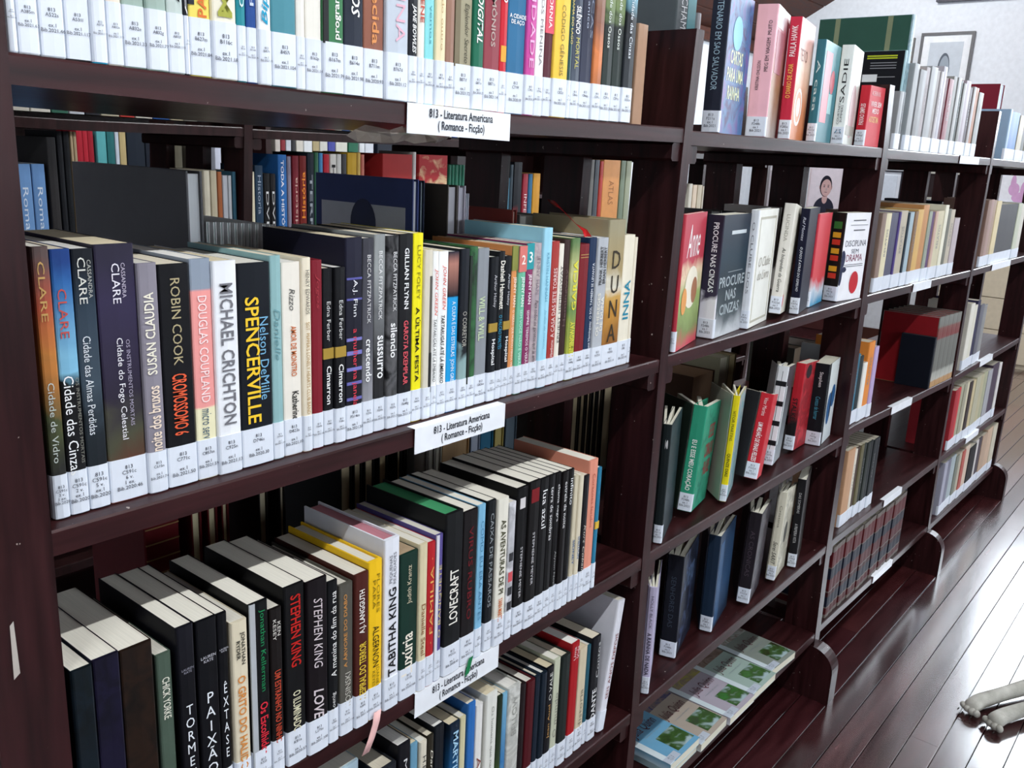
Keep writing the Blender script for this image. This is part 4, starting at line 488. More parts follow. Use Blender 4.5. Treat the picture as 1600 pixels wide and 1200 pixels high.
OTHER = [
(3, 1, [((2.3247,2.3558,0.006,0.13,0.14),'c4c8cc','first white'),
((2.3558,2.3728,0.006,0.13,0.14),'7c868c','blue grey'),
((2.4175,2.4584,0.006,0.2,0.14),'d4d8da','silver white'),
((2.4584,2.5112,0.006,0.19,0.14),'a8aaac','stone grey'),
((2.5112,2.5438,0.006,0.2,0.14),'dcd0d2','faint pink'),
((2.5438,2.5998,0.006,0.205,0.14),'c6c8cc','wide white'),
((2.5998,2.6286,0.006,0.2,0.14),'c4beb8','greige'),
((2.6286,2.652,0.006,0.2,0.14),'e6e0e2','pearl'),
((2.652,2.6878,0.006,0.215,0.14),'d8d2de','pale lilac'),
((2.6878,2.7183,0.006,0.19,0.14),'7a2a3c','wine'),
((2.7183,2.7619,0.006,0.19,0.14),'b05a68','rose red'),
((2.7619,2.8003,0.006,0.2,0.14),'b4b4b0','ash grey'),
((2.8003,2.833,0.006,0.2,0.14),'c8cac8','slim white'),
((2.833,2.8596,0.006,0.195,0.14),'4a5a54','dark green'),
((2.8596,2.8901,0.006,0.19,0.14),'a4a4a2','mid grey'),
((2.8901,2.9422,0.006,0.2,0.14),'c8b8c4','mauve grey'),
((2.9422,2.9778,0.006,0.185,0.14),'5a4654','plum'),
((2.9778,3.0068,0.006,0.19,0.14),'c8c2c0','dusty white'),
((3.0068,3.0438,0.006,0.19,0.14),'d4865a','orange topped'),
((3.0438,3.097,0.006,0.18,0.14),'b4b6b2','speckled grey')]),
(3, 2, [((2.3401,2.3735,0.01,0.1929,0.14),'8a7468','mottled brown'),
((2.3735,2.4176,0.01,0.1913,0.14),'dcd2b0','cream'),
((2.4226,2.4785,0.01,0.192,0.14),'545468','slate violet'),
((2.4785,2.4941,0.01,0.1936,0.14),'4a3a78','deep purple'),
((2.4941,2.5527,0.01,0.1963,0.14),'bcb29e','oatmeal'),
((2.5527,2.5691,0.01,0.1911,0.14),'22303c','ink dark'),
((2.5691,2.608,0.01,0.1923,0.14),'a4b8c0','ice blue'),
((2.608,2.6364,0.01,0.1938,0.14),'8a6a4c','brown'),
((2.6364,2.6888,0.01,0.1981,0.14),'d0a862','ochre'),
((2.6888,2.743,0.01,0.2099,0.14),'c08a58','orange brown'),
((2.743,2.7739,0.01,0.1926,0.14),'98a090','grey green'),
((2.7739,2.8053,0.01,0.1904,0.14),'5c4068','purple'),
((2.8053,2.8309,0.01,0.1918,0.14),'c4a494','dusty pink'),
((2.8309,2.8967,0.01,0.1927,0.14),'cfc6a8','sand'),
((2.8967,2.9305,0.01,0.2088,0.14),'e4e0cc','tall ivory'),
((2.9305,2.972,0.01,0.1976,0.14),'6c6c60','grey'),
((2.972,3.0216,0.01,0.195,0.14),'bcb2a0','beige'),
((3.0216,3.0801,0.01,0.1699,0.14),'b8acb0','pinkish grey')]),
(3, 3, [((2.2924,2.3034,0.01,0.194,0.14),'e4e6e6','very slim white'),
((2.3011,2.3336,0.01,0.1828,0.14),'2f7088','petrol blue'),
((2.3336,2.3669,0.01,0.1742,0.14),'1e2c30','black green'),
((2.3669,2.396,0.01,0.1541,0.14),'e8e6e0','slim white'),
((2.396,2.4407,0.01,0.2047,0.14),'e08a3c','tall orange'),
((2.4407,2.4712,0.01,0.1886,0.14),'b8a4cc','pale violet')]),
(3, 4, [((2.3761,2.4316,0.02,0.2143,0.14),'c49a78','tan'),
((2.4316,2.4564,0.02,0.2054,0.14),'e0d8c8','slim ivory'),
((2.4564,2.4816,0.02,0.2068,0.14),'4a3a30','dark brown'),
((2.4816,2.5071,0.02,0.2083,0.14),'6a6448','moss brown'),
((2.5071,2.5331,0.02,0.2059,0.14),'2c322e','first black green'),
((2.5331,2.5595,0.02,0.2055,0.14),'2a302c','second black green'),
((2.5595,2.5863,0.02,0.2043,0.14),'2a2e30','third black green'),
((2.5863,2.6135,0.02,0.2032,0.14),'262a2c','fourth black green'),
((2.6135,2.644,0.02,0.2028,0.14),'23282c','last black green')]),
(3, 5, [((2.332,2.3626,0.008,0.205,0.14),'stripe','first from the left red and navy striped'),
((2.3644,2.3956,0.008,0.205,0.14),'stripe','second from the left red and navy striped'),
((2.3975,2.4293,0.008,0.205,0.14),'stripe','third from the left red and navy striped'),
((2.4313,2.4638,0.008,0.205,0.14),'stripe','fourth from the left red and navy striped'),
((2.4658,2.499,0.008,0.205,0.14),'stripe','fifth from the left red and navy striped'),
((2.501,2.5349,0.008,0.205,0.14),'stripe','sixth from the left red and navy striped'),
((2.537,2.5717,0.008,0.205,0.14),'stripe','seventh from the left red and navy striped'),
((2.5738,2.6092,0.008,0.205,0.14),'stripe','eighth from the left red and navy striped'),
((2.6114,2.6476,0.008,0.205,0.14),'stripe','ninth from the left red and navy striped'),
((2.6499,2.6869,0.008,0.205,0.14),'stripe','tenth from the left red and navy striped'),
((2.6892,2.727,0.008,0.205,0.14),'stripe','eleventh from the left red and navy striped'),
((2.7294,2.7681,0.008,0.205,0.14),'stripe','twelfth from the left red and navy striped'),
((2.7705,2.8101,0.008,0.205,0.14),'stripe','thirteenth from the left red and navy striped'),
((2.8126,2.8531,0.008,0.205,0.14),'stripe','fourteenth from the left red and navy striped'),
((2.8557,2.8972,0.008,0.205,0.14),'stripe','fifteenth from the left red and navy striped'),
((2.8998,2.9423,0.008,0.205,0.14),'stripe','sixteenth from the left red and navy striped'),
((2.945,2.9886,0.008,0.205,0.14),'stripe','last from the left red and navy striped')]),
(4, 1, [((3.4816,3.5103,0.006,0.16,0.14),'a4c4e0','pale blue'),
((3.5103,3.5888,0.006,0.155,0.14),'4a80c4','strong blue, left of two'),
((3.5888,3.6498,0.006,0.155,0.14),'5088c8','strong blue, right of two'),
((3.6498,3.7232,0.006,0.15,0.14),'c8bea8','beige'),
((3.7232,3.7883,0.006,0.15,0.14),'4a4644','slim dark'),
((3.7883,3.8669,0.006,0.155,0.14),'b4b8a8','sage grey'),
((3.8669,3.9484,0.006,0.15,0.14),'e4e2d8','cream'),
((3.9484,4.0208,0.006,0.155,0.14),'9a8478','brown'),
((4.0208,4.0956,0.006,0.15,0.14),'d8d8d8','pale grey')]),
(4, 2, [((3.4118,3.4563,0.01,0.2212,0.14),'8c7064','dusty brown'),
((3.4563,3.5018,0.01,0.2229,0.14),'a88c84','pinkish brown'),
((3.5018,3.5483,0.01,0.2204,0.14),'a89080','taupe'),
((3.5483,3.6153,0.01,0.2173,0.14),'d8c8a0','straw'),
((3.6153,3.9064,0.01,0.2044,0.14),'4a4a4c','dark grey box like'),
((3.9064,3.9741,0.01,0.206,0.14),'c0c4b0','pale green'),
((3.9741,4.0439,0.01,0.2027,0.14),'d0ccc0','off-white')]),
(4, 3, [((3.4217,3.4739,0.01,0.2334,0.14),'dcd8cc','slim cream'),
((3.4739,3.5273,0.01,0.2226,0.14),'d8d4c4','second slim cream'),
((3.5273,3.5729,0.01,0.2345,0.14),'2c2a4a','indigo'),
((3.5729,3.629,0.01,0.2154,0.14),'6a6a74','slate grey'),
((3.629,3.6865,0.01,0.2084,0.14),'8c8c8a','mid grey')]),
(4, 4, [((3.4137,3.4608,0.01,0.2191,0.14),'a83038','brick red'),
((3.4608,3.4958,0.01,0.2209,0.14),'c43c40','bright red'),
((3.4958,3.5403,0.01,0.2249,0.14),'a8a890','grey green'),
((3.5403,3.5857,0.01,0.2236,0.14),'a09c88','khaki'),
((3.5857,3.6228,0.01,0.2219,0.14),'d4ccb0','pale straw'),
((3.6228,3.67,0.01,0.2187,0.14),'3c3030','dark brown'),
((3.67,3.7183,0.01,0.2173,0.14),'c8b890','tan'),
((3.7183,3.7876,0.01,0.2247,0.14),'b4b098','light olive'),
((3.7876,3.8488,0.01,0.2217,0.14),'b8b090','second light olive'),
((3.8488,3.9116,0.01,0.2242,0.14),'a8a88c','sage'),
((3.9116,3.9871,0.01,0.2223,0.14),'a4a4a8','silver'),
((3.9871,4.0994,0.01,0.2342,0.14),'4a3c4c','plum grey'),
((4.0994,4.1458,0.01,0.2296,0.14),'d8d4d0','tall white edged')]),
(4, 5, [((3.4442,3.487,0.01,0.2,0.14),'a8a8b8','pale lilac'),
((3.487,3.5396,0.01,0.2,0.14),'7c7c8c','grey violet'),
((3.5396,3.6118,0.01,0.2,0.14),'a8b4b8','pale blue grey'),
((3.6118,3.6581,0.01,0.19,0.14),'7c8074','grey green'),
((3.6581,3.7054,0.01,0.19,0.14),'b4ac98','sand'),
((3.7054,3.7537,0.01,0.19,0.14),'b05a50','red and cream'),
((3.7537,3.823,0.01,0.2,0.14),'d0bca8','blush'),
((3.823,3.9258,0.01,0.18,0.14),'17171a','thick black'),
((3.9258,3.9682,0.01,0.19,0.14),'d0ccc8','slim white'),
((3.9682,4.0333,0.01,0.19,0.14),'4a4048','dark plum'),
((4.0333,4.1228,0.01,0.19,0.14),'b49a84','tan'),
((4.1228,4.2157,0.01,0.2,0.14),'c4a890','light tan'),
((4.2157,4.2999,0.01,0.2,0.14),'c8c0ac','cream')])]
BACK = [
((0.605,0.6233,0.17,0.2733,0.25),'5e5e62','d8dce0','huge plain dark grey hardback in the back row behind the near bay second shelf',2,'f'),
((0.645,0.6477,0.2,0.2184,0.16),'f8fafa','a8b4b4','slim white covered volume, first of ten in the row behind the thick paperbacks',2,'w'),
((0.6536,0.6564,0.2,0.2178,0.16),'f8fafa','a8b4b4','slim white covered volume, second of ten in the row behind the thick paperbacks',2,'w'),
((0.6624,0.6652,0.2,0.2172,0.16),'f8fafa','a8b4b4','slim white covered volume, third of ten in the row behind the thick paperbacks',2,'w'),
((0.6713,0.6742,0.2,0.2166,0.16),'f8fafa','a8b4b4','slim white covered volume, fourth of ten in the row behind the thick paperbacks',2,'w'),
((0.6804,0.6833,0.2,0.2159,0.16),'f8fafa','a8b4b4','slim white covered volume, fifth of ten in the row behind the thick paperbacks',2,'w'),
((0.6895,0.6925,0.2,0.2153,0.16),'f8fafa','a8b4b4','slim white covered volume, sixth of ten in the row behind the thick paperbacks',2,'w'),
((0.6988,0.7018,0.2,0.2147,0.16),'f8fafa','a8b4b4','slim white covered volume, seventh of ten in the row behind the thick paperbacks',2,'w'),
((0.7082,0.7113,0.2,0.214,0.16),'f8fafa','a8b4b4','slim white covered volume, eighth of ten in the row behind the thick paperbacks',2,'w'),
((0.7178,0.7209,0.2,0.2133,0.16),'f8fafa','a8b4b4','slim white covered volume, ninth of ten in the row behind the thick paperbacks',2,'w'),
((0.7275,0.7306,0.2,0.2127,0.16),'f8fafa','a8b4b4','slim white covered volume, last of ten in the row behind the thick paperbacks',2,'w'),
((0.9296,0.9412,0.17,0.2668,0.2),'38467c','d4d8dc','navy album with a silver panel and dark oval on its cover',2,'oval'),
((0.9436,0.9519,0.17,0.2653,0.2),'16223c','b8c8cc','slim navy album beside the oval one',2,'f'),
((0.9963,1.0167,0.17,0.2596,0.16),'5a5450','c4c4cc','brown grey album showing its pale page edge',2,'f'),
((1.0181,1.0325,0.17,0.2588,0.16),'c0bcc8','c8c8d4','pale lilac album showing its page edge',2,'f'),
((1.0343,1.0396,0.17,0.2483,0.16),'c8ccd8','d8dce8','very slim white folder behind the tall pale blue paperback',2,'f'),
((1.1372,1.1478,0.17,0.2234,0.17),'a04840','d8d4c8','red and white folder lying behind the tall pale blue paperback',2,'f'),
((1.1544,1.2016,0.17,0.2164,0.13),'8a8c88','d0d0c8','low grey volume showing page edges behind the pale blue paperback',2,'f'),
((0.5944,0.6403,0.28,0.215,0.14),'5a1016','4a1014','dark red set binding with thin gilt stripes behind the indigo paperback',3,'g'),
((0.6569,0.6712,0.28,0.215,0.14),'5a1016','cfc6a0','dark red volume showing a cream page edge, first after the gilt binding',3,'f'),
((0.6804,0.6942,0.28,0.215,0.14),'5a1016','cfc6a0','dark red volume showing a cream page edge, second after the gilt binding',3,'f'),
((0.7008,0.7113,0.28,0.215,0.14),'5a1016','cfc6a0','dark red volume showing a cream page edge, third after the gilt binding',3,'f'),
((0.7578,0.7722,0.28,0.2,0.14),'181416','b0a68c','black volume with tan page edge behind the scrawled lettering',3,'f'),
((0.7912,0.8009,0.28,0.2,0.14),'181416','b0a68c','narrow black volume with tan page edge behind the olive grey hardback',3,'f'),
((0.8993,0.9212,0.28,0.25,0.14),'14181a','b8a888','back row volume between two dark gaps, behind the near bay third shelf books',3,'f'),
((0.9249,0.9412,0.28,0.25,0.14),'14181a','ac9c7c','back row volume beside a black cover, behind the near bay third shelf books',3,'f'),
((0.9462,0.9655,0.28,0.25,0.14),'141a1a','b8a888','back row volume with a worn top, behind the near bay third shelf books',3,'f'),
((0.9747,0.9933,0.28,0.25,0.14),'101c1c','b09c78','back row volume beside a green black cover, behind the near bay third shelf books',3,'f'),
((1.0123,1.0234,0.28,0.25,0.14),'101818','b4a688','back row volume very narrow, behind the near bay third shelf books',3,'f'),
((1.029,1.0346,0.28,0.25,0.14),'14181a','b8a888','back row volume narrowest, behind the near bay third shelf books',3,'f'),
((1.0517,1.0809,0.28,0.25,0.14),'8c8884','9a968e','back row volume under the long shelf label, behind the near bay third shelf books',3,'f'),
((1.0824,1.0989,0.28,0.25,0.14),'8a8680','a8a498','back row volume next to the grey magazines, behind the near bay third shelf books',3,'f'),
((1.1004,1.1142,0.28,0.25,0.14),'a09c90','b4b0a4','back row volume last of the grey magazines, behind the near bay third shelf books',3,'f'),
((1.1157,1.1813,0.28,0.25,0.14),'a8865c','b09068','back row volume tan, behind the near bay third shelf books',3,'f'),
((1.1863,1.2099,0.28,0.25,0.14),'8c98ac','a8b0c0','back row volume bluish white, behind the near bay third shelf books',3,'f'),
((1.2116,1.2446,0.28,0.25,0.14),'2a6a88','2a6a88','back row volume petrol blue, behind the near bay third shelf books',3,'f'),
((1.25,1.2734,0.28,0.25,0.14),'a89858','b8a868','back row volume straw yellow, behind the near bay third shelf books',3,'f'),
((1.2789,1.31,0.28,0.25,0.14),'5c6c78','6c7c88','back row volume steel grey, behind the near bay third shelf books',3,'f'),
((1.4832,1.5055,0.28,0.24,0.14),'2a2420','a89878','back row volume seen past the second upright, widest from the left',3,'f'),
((1.51,1.5282,0.28,0.24,0.14),'201c1a','8c7a5c','back row volume seen past the second upright, second from the left',3,'f'),
((1.5328,1.5467,0.28,0.24,0.14),'2a2420','a08c6c','back row volume seen past the second upright, third from the left',3,'f'),
((1.5537,1.5679,0.28,0.24,0.14),'14161a','98886c','back row volume seen past the second upright, fourth from the left',3,'f'),
((1.5726,1.587,0.28,0.24,0.14),'2a2420','a4967c','back row volume seen past the second upright, fifth from the left',3,'f'),
((1.5943,1.6288,0.28,0.24,0.14),'201a18','b0a080','back row volume seen past the second upright, last from the left',3,'f'),
((1.9775,2.0896,0.28,0.1448,0.14),'4a3428','8a6c50','tan page edge behind the open green book',3,'f'),
((2.1141,2.1615,0.28,0.171,0.14),'a8a68c','b4b09a','pale page edge behind the yellow spined book',3,'f'),
((2.1636,2.205,0.28,0.1702,0.14),'5a4a34','a4946c','brown edged volume behind the yellow spined book',3,'f'),
((2.5923,2.6519,0.28,0.1228,0.14),'3a3a34','6a5a48','dim brown edged volume behind the red and black book',3,'f'),
((2.6595,2.7806,0.28,0.1236,0.14),'2a2a2a','5a4c40','dim wide volume behind the butterfly book',3,'f'),
((1.8321,1.8791,0.2,0.1996,0.14),'6a6a68','8a8a84','grey volume showing its top behind the storm covered book',2,'f'),
((1.9477,1.9992,0.2,0.1922,0.13),'2a3034','b4b4ac','black volume behind the ornamental white book',2,'f'),
((2.1488,2.1934,0.2,0.1982,0.13),'a8a4a0','c4c0b8','low pale volume behind the ivory book',2,'f'),
((3.24,3.275,0.19,0.2022,0.2),'c8c0b4','d8d4cc','pale box file with a red square on its side behind the third bay paperbacks',2,'redsq'),
((3.5571,3.6077,0.19,0.2039,0.2),'2a2c3c','d4d8dc','dark box file with a white edge behind the third bay paperbacks',2,'f'),
((3.02,3.2,0.25,0.15,0.03),'14202a','14202a','dark navy volume with a white label standing alone at the back of the third bay',4,'lab'),
((1.4817,1.5457,0.12,0.2229,0.15),'5c6468','5c6468','tall grey book with white capitals rising behind the second upright',1,'cham'),
((1.6267,1.6408,0.16,0.213,0.15),'84888c','e4e4e4','narrow pale book peeping beside the second upright',1,'s'),
((4.0379,4.1103,0.17,0.2867,0.19),'7c1c30','c8d0dc','wine red hardback standing behind the third upright',1,'f'),
((3.169,3.2097,0.17,0.2623,0.18),'c83848','e4e0e8','bright red folder in the back row above the third bay books',1,'f')]
FARB = [
((0.8896,0.9182,1.27,0.2334,0.15,-0.35),'6f97c8','pale blue hardback with white lettering, left of two across the aisle'),
((0.9195,0.9463,1.27,0.234,0.15,-0.35),'6a92c4','pale blue hardback with white lettering, right of two across the aisle'),
((0.9533,0.9728,1.27,0.2885,0.15,-0.35),'g:c85038@0,c85038@.3,3a3230@.34,2a2a2c@.8,2a7a70@.82,2a7a70@1','black volume with an orange foot and teal top across the aisle'),
((0.9751,0.987,1.27,0.302,0.15,-0.35),'17191e','tall black folder across the aisle'),
((0.9883,1.0016,1.27,0.302,0.15,-0.35),'15171b','second tall black folder across the aisle'),
((1.0035,1.0089,1.27,0.302,0.15,-0.35),'c8b08c','thin tan board across the aisle'),
((1.0099,1.0167,1.27,0.302,0.15,-0.35),'bca684','second thin tan board across the aisle'),
((1.3128,1.33,1.27,0.2266,0.15,-0.35),'cfc8b4','cream volume across the aisle'),
((1.3317,1.349,1.27,0.2269,0.15,-0.35),'c4baa0','second cream volume across the aisle'),
((1.3507,1.363,1.27,0.2241,0.15,-0.35),'b06a44','rust paperback across the aisle'),
((1.3643,1.3786,1.27,0.2152,0.15,-0.35),'c8ccd4','white paperback across the aisle'),
((1.3803,1.3893,1.27,0.2154,0.15,-0.35),'d0d4d8','second white paperback across the aisle'),
((1.3915,1.4023,1.27,0.2246,0.15,-0.35),'3a6478','teal paperback across the aisle'),
((1.4408,1.4558,1.27,0.2253,0.15,-0.35),'dcd4b8','cream paperback beside the distant upright across the aisle'),
((1.4563,1.4809,1.27,0.241,0.15,-0.35),'2c4258','slate blue volume across the aisle'),
((1.4822,1.5015,1.27,0.2211,0.15,-0.35),'1a1a1c','black video case sized book across the aisle'),
((1.5015,1.519,1.27,0.2213,0.15,-0.35),'1c1a1c','second black book across the aisle'),
((1.5261,1.5538,1.27,0.2693,0.15,-0.35),'2f6cb0','blue volume titled toda a historia across the aisle'),
((1.5556,1.5677,1.27,0.2653,0.15,-0.35),'8c8494','mauve volume across the aisle'),
((1.5717,1.5921,1.27,0.2673,0.15,-0.35),'7a2430','dark red volume across the aisle'),
((1.5941,1.6168,1.27,0.2678,0.15,-0.35),'g:3a1a14@0,a8502a@.3,7a2a24@.6,6a1a20@1','red brown volume with orange letters across the aisle'),
((1.619,1.642,1.27,0.275,0.15,-0.35),'1c2430','blue black volume across the aisle'),
((1.6442,1.6569,1.27,0.2773,0.15,-0.35),'3a6c50','green volume across the aisle'),
((1.659,1.6718,1.27,0.2761,0.15,-0.35),'4a8cc0','light blue volume across the aisle'),
((1.674,1.6935,1.27,0.2732,0.15,-0.35),'b8283a','red volume across the aisle'),
((1.6956,1.7176,1.27,0.2738,0.15,-0.35),'e4e2dc','white volume with black capitals across the aisle'),
((1.7198,1.7354,1.27,0.2744,0.15,-0.35),'dcdcd8','second white volume across the aisle'),
((1.7377,1.7534,1.27,0.2749,0.15,-0.35),'4a4a4c','zebra striped volume across the aisle'),
((1.7557,1.79,1.27,0.2788,0.15,-0.35),'c8a030','mustard volume across the aisle'),
((1.7923,1.8039,1.27,0.2798,0.15,-0.35),'d0b060','slim straw volume across the aisle'),
((1.8063,1.818,1.27,0.275,0.15,-0.35),'c87868','salmon volume across the aisle'),
((1.8851,2.0042,1.27,0.2789,0.15,-0.35),'a02c2c','wide red album across the aisle'),
((2.0067,2.0199,1.27,0.2858,0.15,-0.35),'c8c4c0','white edged album across the aisle'),
((2.0306,2.1545,1.27,0.2791,0.15,-0.35),'g:d8b890@0,d8b890@.7,a82c30@.75,a82c30@1','peach album with a red top across the aisle'),
((2.1615,2.173,1.27,0.2498,0.15,-0.35),'2a6a54','first bottle green volume of a set across the aisle'),
((2.1759,2.1875,1.27,0.2501,0.15,-0.35),'2a6a54','second bottle green volume of a set across the aisle'),
((2.1904,2.2051,1.27,0.2503,0.15,-0.35),'2a6a54','third bottle green volume of a set across the aisle'),
((2.208,2.2198,1.27,0.2506,0.15,-0.35),'2a6a54','fourth bottle green volume of a set across the aisle'),
((2.2228,2.2346,1.27,0.2509,0.15,-0.35),'2a6a54','fifth bottle green volume of a set across the aisle'),
((2.442,2.4587,1.27,0.2109,0.15,-0.35),'4a8098','thin blue volume across the aisle'),
((2.4591,2.4759,1.27,0.2548,0.15,-0.35),'30404a','dark slate folder across the aisle'),
((2.4787,2.5231,1.27,0.2635,0.15,-0.35),'g:6a1820@0,6a1820@.6,14161e@.65,14161e@1','black and dark red box across the aisle'),
((2.5295,2.5575,1.27,0.2263,0.15,-0.35),'a02c3c','crimson volume with white lettering across the aisle'),
((2.561,2.5823,1.27,0.2266,0.15,-0.35),'2c6c94','blue volume in the narrow slot across the aisle'),
((2.5857,2.6254,1.27,0.229,0.15,-0.35),'d89a30','golden yellow volume across the aisle'),
((2.8962,2.9211,1.27,0.276,0.15,-0.35),'5a4a48','dusty brown volume across the aisle'),
((2.9242,2.9536,1.27,0.2859,0.15,-0.35),'6a6864','grey volume across the aisle'),
((2.9578,2.9876,1.27,0.2866,0.15,-0.35),'4a5058','slate volume across the aisle'),
((2.9925,3.0141,1.27,0.2827,0.15,-0.35),'b83a30','red footed volume across the aisle'),
((3.0152,3.1307,1.27,0.302,0.15,-0.35),'e09a58','wide orange volume across the aisle'),
((3.138,3.1702,1.27,0.293,0.15,-0.35),'7c8a74','sage green volume across the aisle'),
((3.1756,3.2131,1.27,0.289,0.15,-0.35),'a4aa90','pale green volume across the aisle'),
((3.6989,3.728,1.27,0.2046,0.15,-0.35),'d4cfc0','small ivory volume across the aisle'),
((3.7349,3.7703,1.27,0.1992,0.15,-0.35),'dcc8b0','small peach volume across the aisle'),
((3.7763,3.8183,1.27,0.1993,0.15,-0.35),'c4b8a0','small tan volume across the aisle'),
((3.8255,3.8745,1.27,0.1937,0.15,-0.35),'d0c8b8','small cream volume across the aisle'),
((1.6212,1.6436,2.55,0.2395,0.15,-0.27),'a82030','red volume on the wall bookcase'),
((1.6436,1.6617,2.55,0.2406,0.15,-0.27),'b02434','second red volume on the wall bookcase'),
((1.6614,1.682,2.55,0.2372,0.15,-0.27),'9c1c2c','third red volume on the wall bookcase'),
((1.6933,1.7282,2.55,0.2365,0.15,-0.27),'5aa8ac','aqua volume on the wall bookcase'),
((1.7306,1.759,2.55,0.2383,0.15,-0.27),'2a6a6c','deep teal volume on the wall bookcase'),
((1.761,1.7754,2.55,0.2353,0.15,-0.27),'c4ccd8','white volume on the wall bookcase'),
((1.7778,1.8019,2.55,0.2361,0.15,-0.27),'bca878','tan volume on the wall bookcase'),
((1.8044,1.8735,2.55,0.2373,0.15,-0.27),'1c2430','navy file box on the wall bookcase'),
((1.876,1.95,2.55,0.2406,0.15,-0.27),'1a202c','second navy file box on the wall bookcase'),
((1.9513,1.988,2.55,0.2209,0.15,-0.27),'2a2a30','charcoal volume on the wall bookcase'),
((1.9933,2.0253,2.55,0.2226,0.15,-0.27),'5a5648','drab volume on the wall bookcase'),
((2.0578,2.1018,2.55,0.2252,0.15,-0.27),'7a7468','grey tan volume on the wall bookcase'),
((2.1663,2.195,2.55,0.2248,0.15,-0.27),'ccd0e0','bright white volume with a blue mark on the wall bookcase'),
((2.4542,2.48,2.55,0.2493,0.15,-0.27),'c8c0b8','ivory binder on the wall bookcase'),
((2.4833,2.5061,2.55,0.2506,0.15,-0.27),'8a3038','red striped binder on the wall bookcase'),
((2.5093,2.5357,2.55,0.2491,0.15,-0.27),'c4c8d0','pale binder on the wall bookcase'),
((2.539,2.559,2.55,0.2529,0.15,-0.27),'3a3a3c','black binder on the wall bookcase'),
((2.5623,2.5994,2.55,0.2513,0.15,-0.27),'d4cfc4','cream binder on the wall bookcase'),
((2.6027,2.6473,2.55,0.2477,0.15,-0.27),'dfe2e4','white binder on the wall bookcase'),
((2.6508,2.6857,2.55,0.255,0.15,-0.27),'b8a880','straw binder on the wall bookcase'),
((2.6892,2.7317,2.55,0.2567,0.15,-0.27),'d4d4cc','second white binder on the wall bookcase'),
((2.7353,2.7749,2.55,0.2559,0.15,-0.27),'4a50a0','binder with a blue square on the wall bookcase'),
((2.7785,2.8448,2.55,0.2577,0.15,-0.27),'d8d8cc','wide cream binder on the wall bookcase'),
((2.8522,2.9089,2.55,0.2412,0.15,-0.27),'2a6a50','green binder on the wall bookcase'),
((2.9166,2.9474,2.55,0.2408,0.15,-0.27),'e0e4e8','small white binder on the wall bookcase'),
((2.9512,3.0021,2.55,0.2421,0.15,-0.27),'d8dce4','second small white binder on the wall bookcase'),
((3.0255,3.2313,2.55,0.2938,0.15,-0.27),'1c2230','navy storage box on the wall bookcase')]


# ------------------------------------------------------------ room
EAVE = .955; SL = .557; BACK_Y = 2.9; FRONT_Y = -4.4; LEFT_X = -2.6; RIDGE_Y = -.75
ridge_z = EAVE+SL*(BACK_Y-RIDGE_Y)
plaster = mat('e3e8ee', .85)
def wall(name, quads, m=plaster, th=.1):
    mb = MB()
    for a, b in quads: mb.box(W(*a), W(*b))
    return tag(mb.build(name, m), kind='structure')
# planks running along the shelves
plank_m = [wood('floor_plank_%d' % i, a, b, r, (1,10,10),   .04, .0, False) for i,(a,b,r) in enumerate([('2c1013','4c2226',.2),('341416','582829',.24),('260e10','441e20',.18)])]
for pm in plank_m:
    pb = pm.node_tree.nodes['Principled BSDF']; pb.inputs['Specular IOR Level'].default_value = .9
    pb.inputs['Coat Weight'].default_value = 1; pb.inputs['Coat Roughness'].default_value = .16
sub = tag(box_obj('floor', W(LEFT_X,FRONT_Y,-FZ-.06), W(END_X,BACK_Y,-FZ-.016), mat('140a0a',.9)), kind='structure')
PW = .0688; y0 = -.0545
rp = random.Random(11); rest = MB()
for j in range(-70, 48):
    ya = y0+j*PW; yb = ya+PW
    if yb < FRONT_Y or ya > BACK_Y: continue
    near = -16 <= j <= 5
    xs = [LEFT_X]; x = LEFT_X+rp.uniform(.6,2.2)
    while x < END_X-.4: xs.append(x); x += rp.uniform(1.6,2.6)
    if j == -4: xs = [LEFT_X,-.4,2.277,4.4,6.3]
    if -3 <= j <= -1: xs = [LEFT_X,.2+j*.3,3.985,6.2]
    xs.append(END_X)
    for a, b in zip(xs, xs[1:]):
        lo = W(a+.0006, ya+.0009, -FZ-.016); hi = W(b-.0006, yb-.0009, -FZ+rp.uniform(-.0006,.0))
        if near and b > .3: bevel_box('plank', lo, hi, rp.choice(plank_m), sub, .0012)
        else: rest.box(lo, hi, rp.randrange(3))
tag(rest.build('plank', plank_m, sub), kind='stuff')
# end wall (gable) with its tall window opening, back wall, side walls
wy0, wy1, wz0, wz1 = -1.7, .42, .25, 1.95
X0, X1 = END_X, END_X+.12
mb = MB()
mb.box(W(X0,wy1,-FZ), W(X1,BACK_Y,EAVE)); mb.box(W(X0,wy0,-FZ), W(X1,wy1,wz0)); mb.box(W(X0,FRONT_Y,-FZ), W(X1,wy0,EAVE))
mb.box(W(X0,wy0,wz1), W(X1,wy1,wz1+.2))
def prism(ya, yb, za0, zb0, za1, zb1):
    v = [W(X0,ya,za0),W(X1,ya,za0),W(X1,yb,zb0),W(X0,yb,zb0),W(X0,ya,za1),W(X1,ya,za1),W(X1,yb,zb1),W(X0,yb,zb1)]
    mb.add(v, BF)
rz = lambda y: EAVE+SL*(BACK_Y-y) if y > RIDGE_Y else ridge_z-SL*(RIDGE_Y-y)
prism(wy1, BACK_Y, EAVE, EAVE, rz(wy1), rz(BACK_Y))
prism(RIDGE_Y, wy1, wz1+.2, wz1+.2, rz(RIDGE_Y), rz(wy1))
prism(wy0, RIDGE_Y, wz1+.2, wz1+.2, rz(wy0), rz(RIDGE_Y))
prism(FRONT_Y, wy0, EAVE, EAVE, rz(FRONT_Y), rz(wy0))
tag(mb.build('wall_right', plaster), kind='structure')
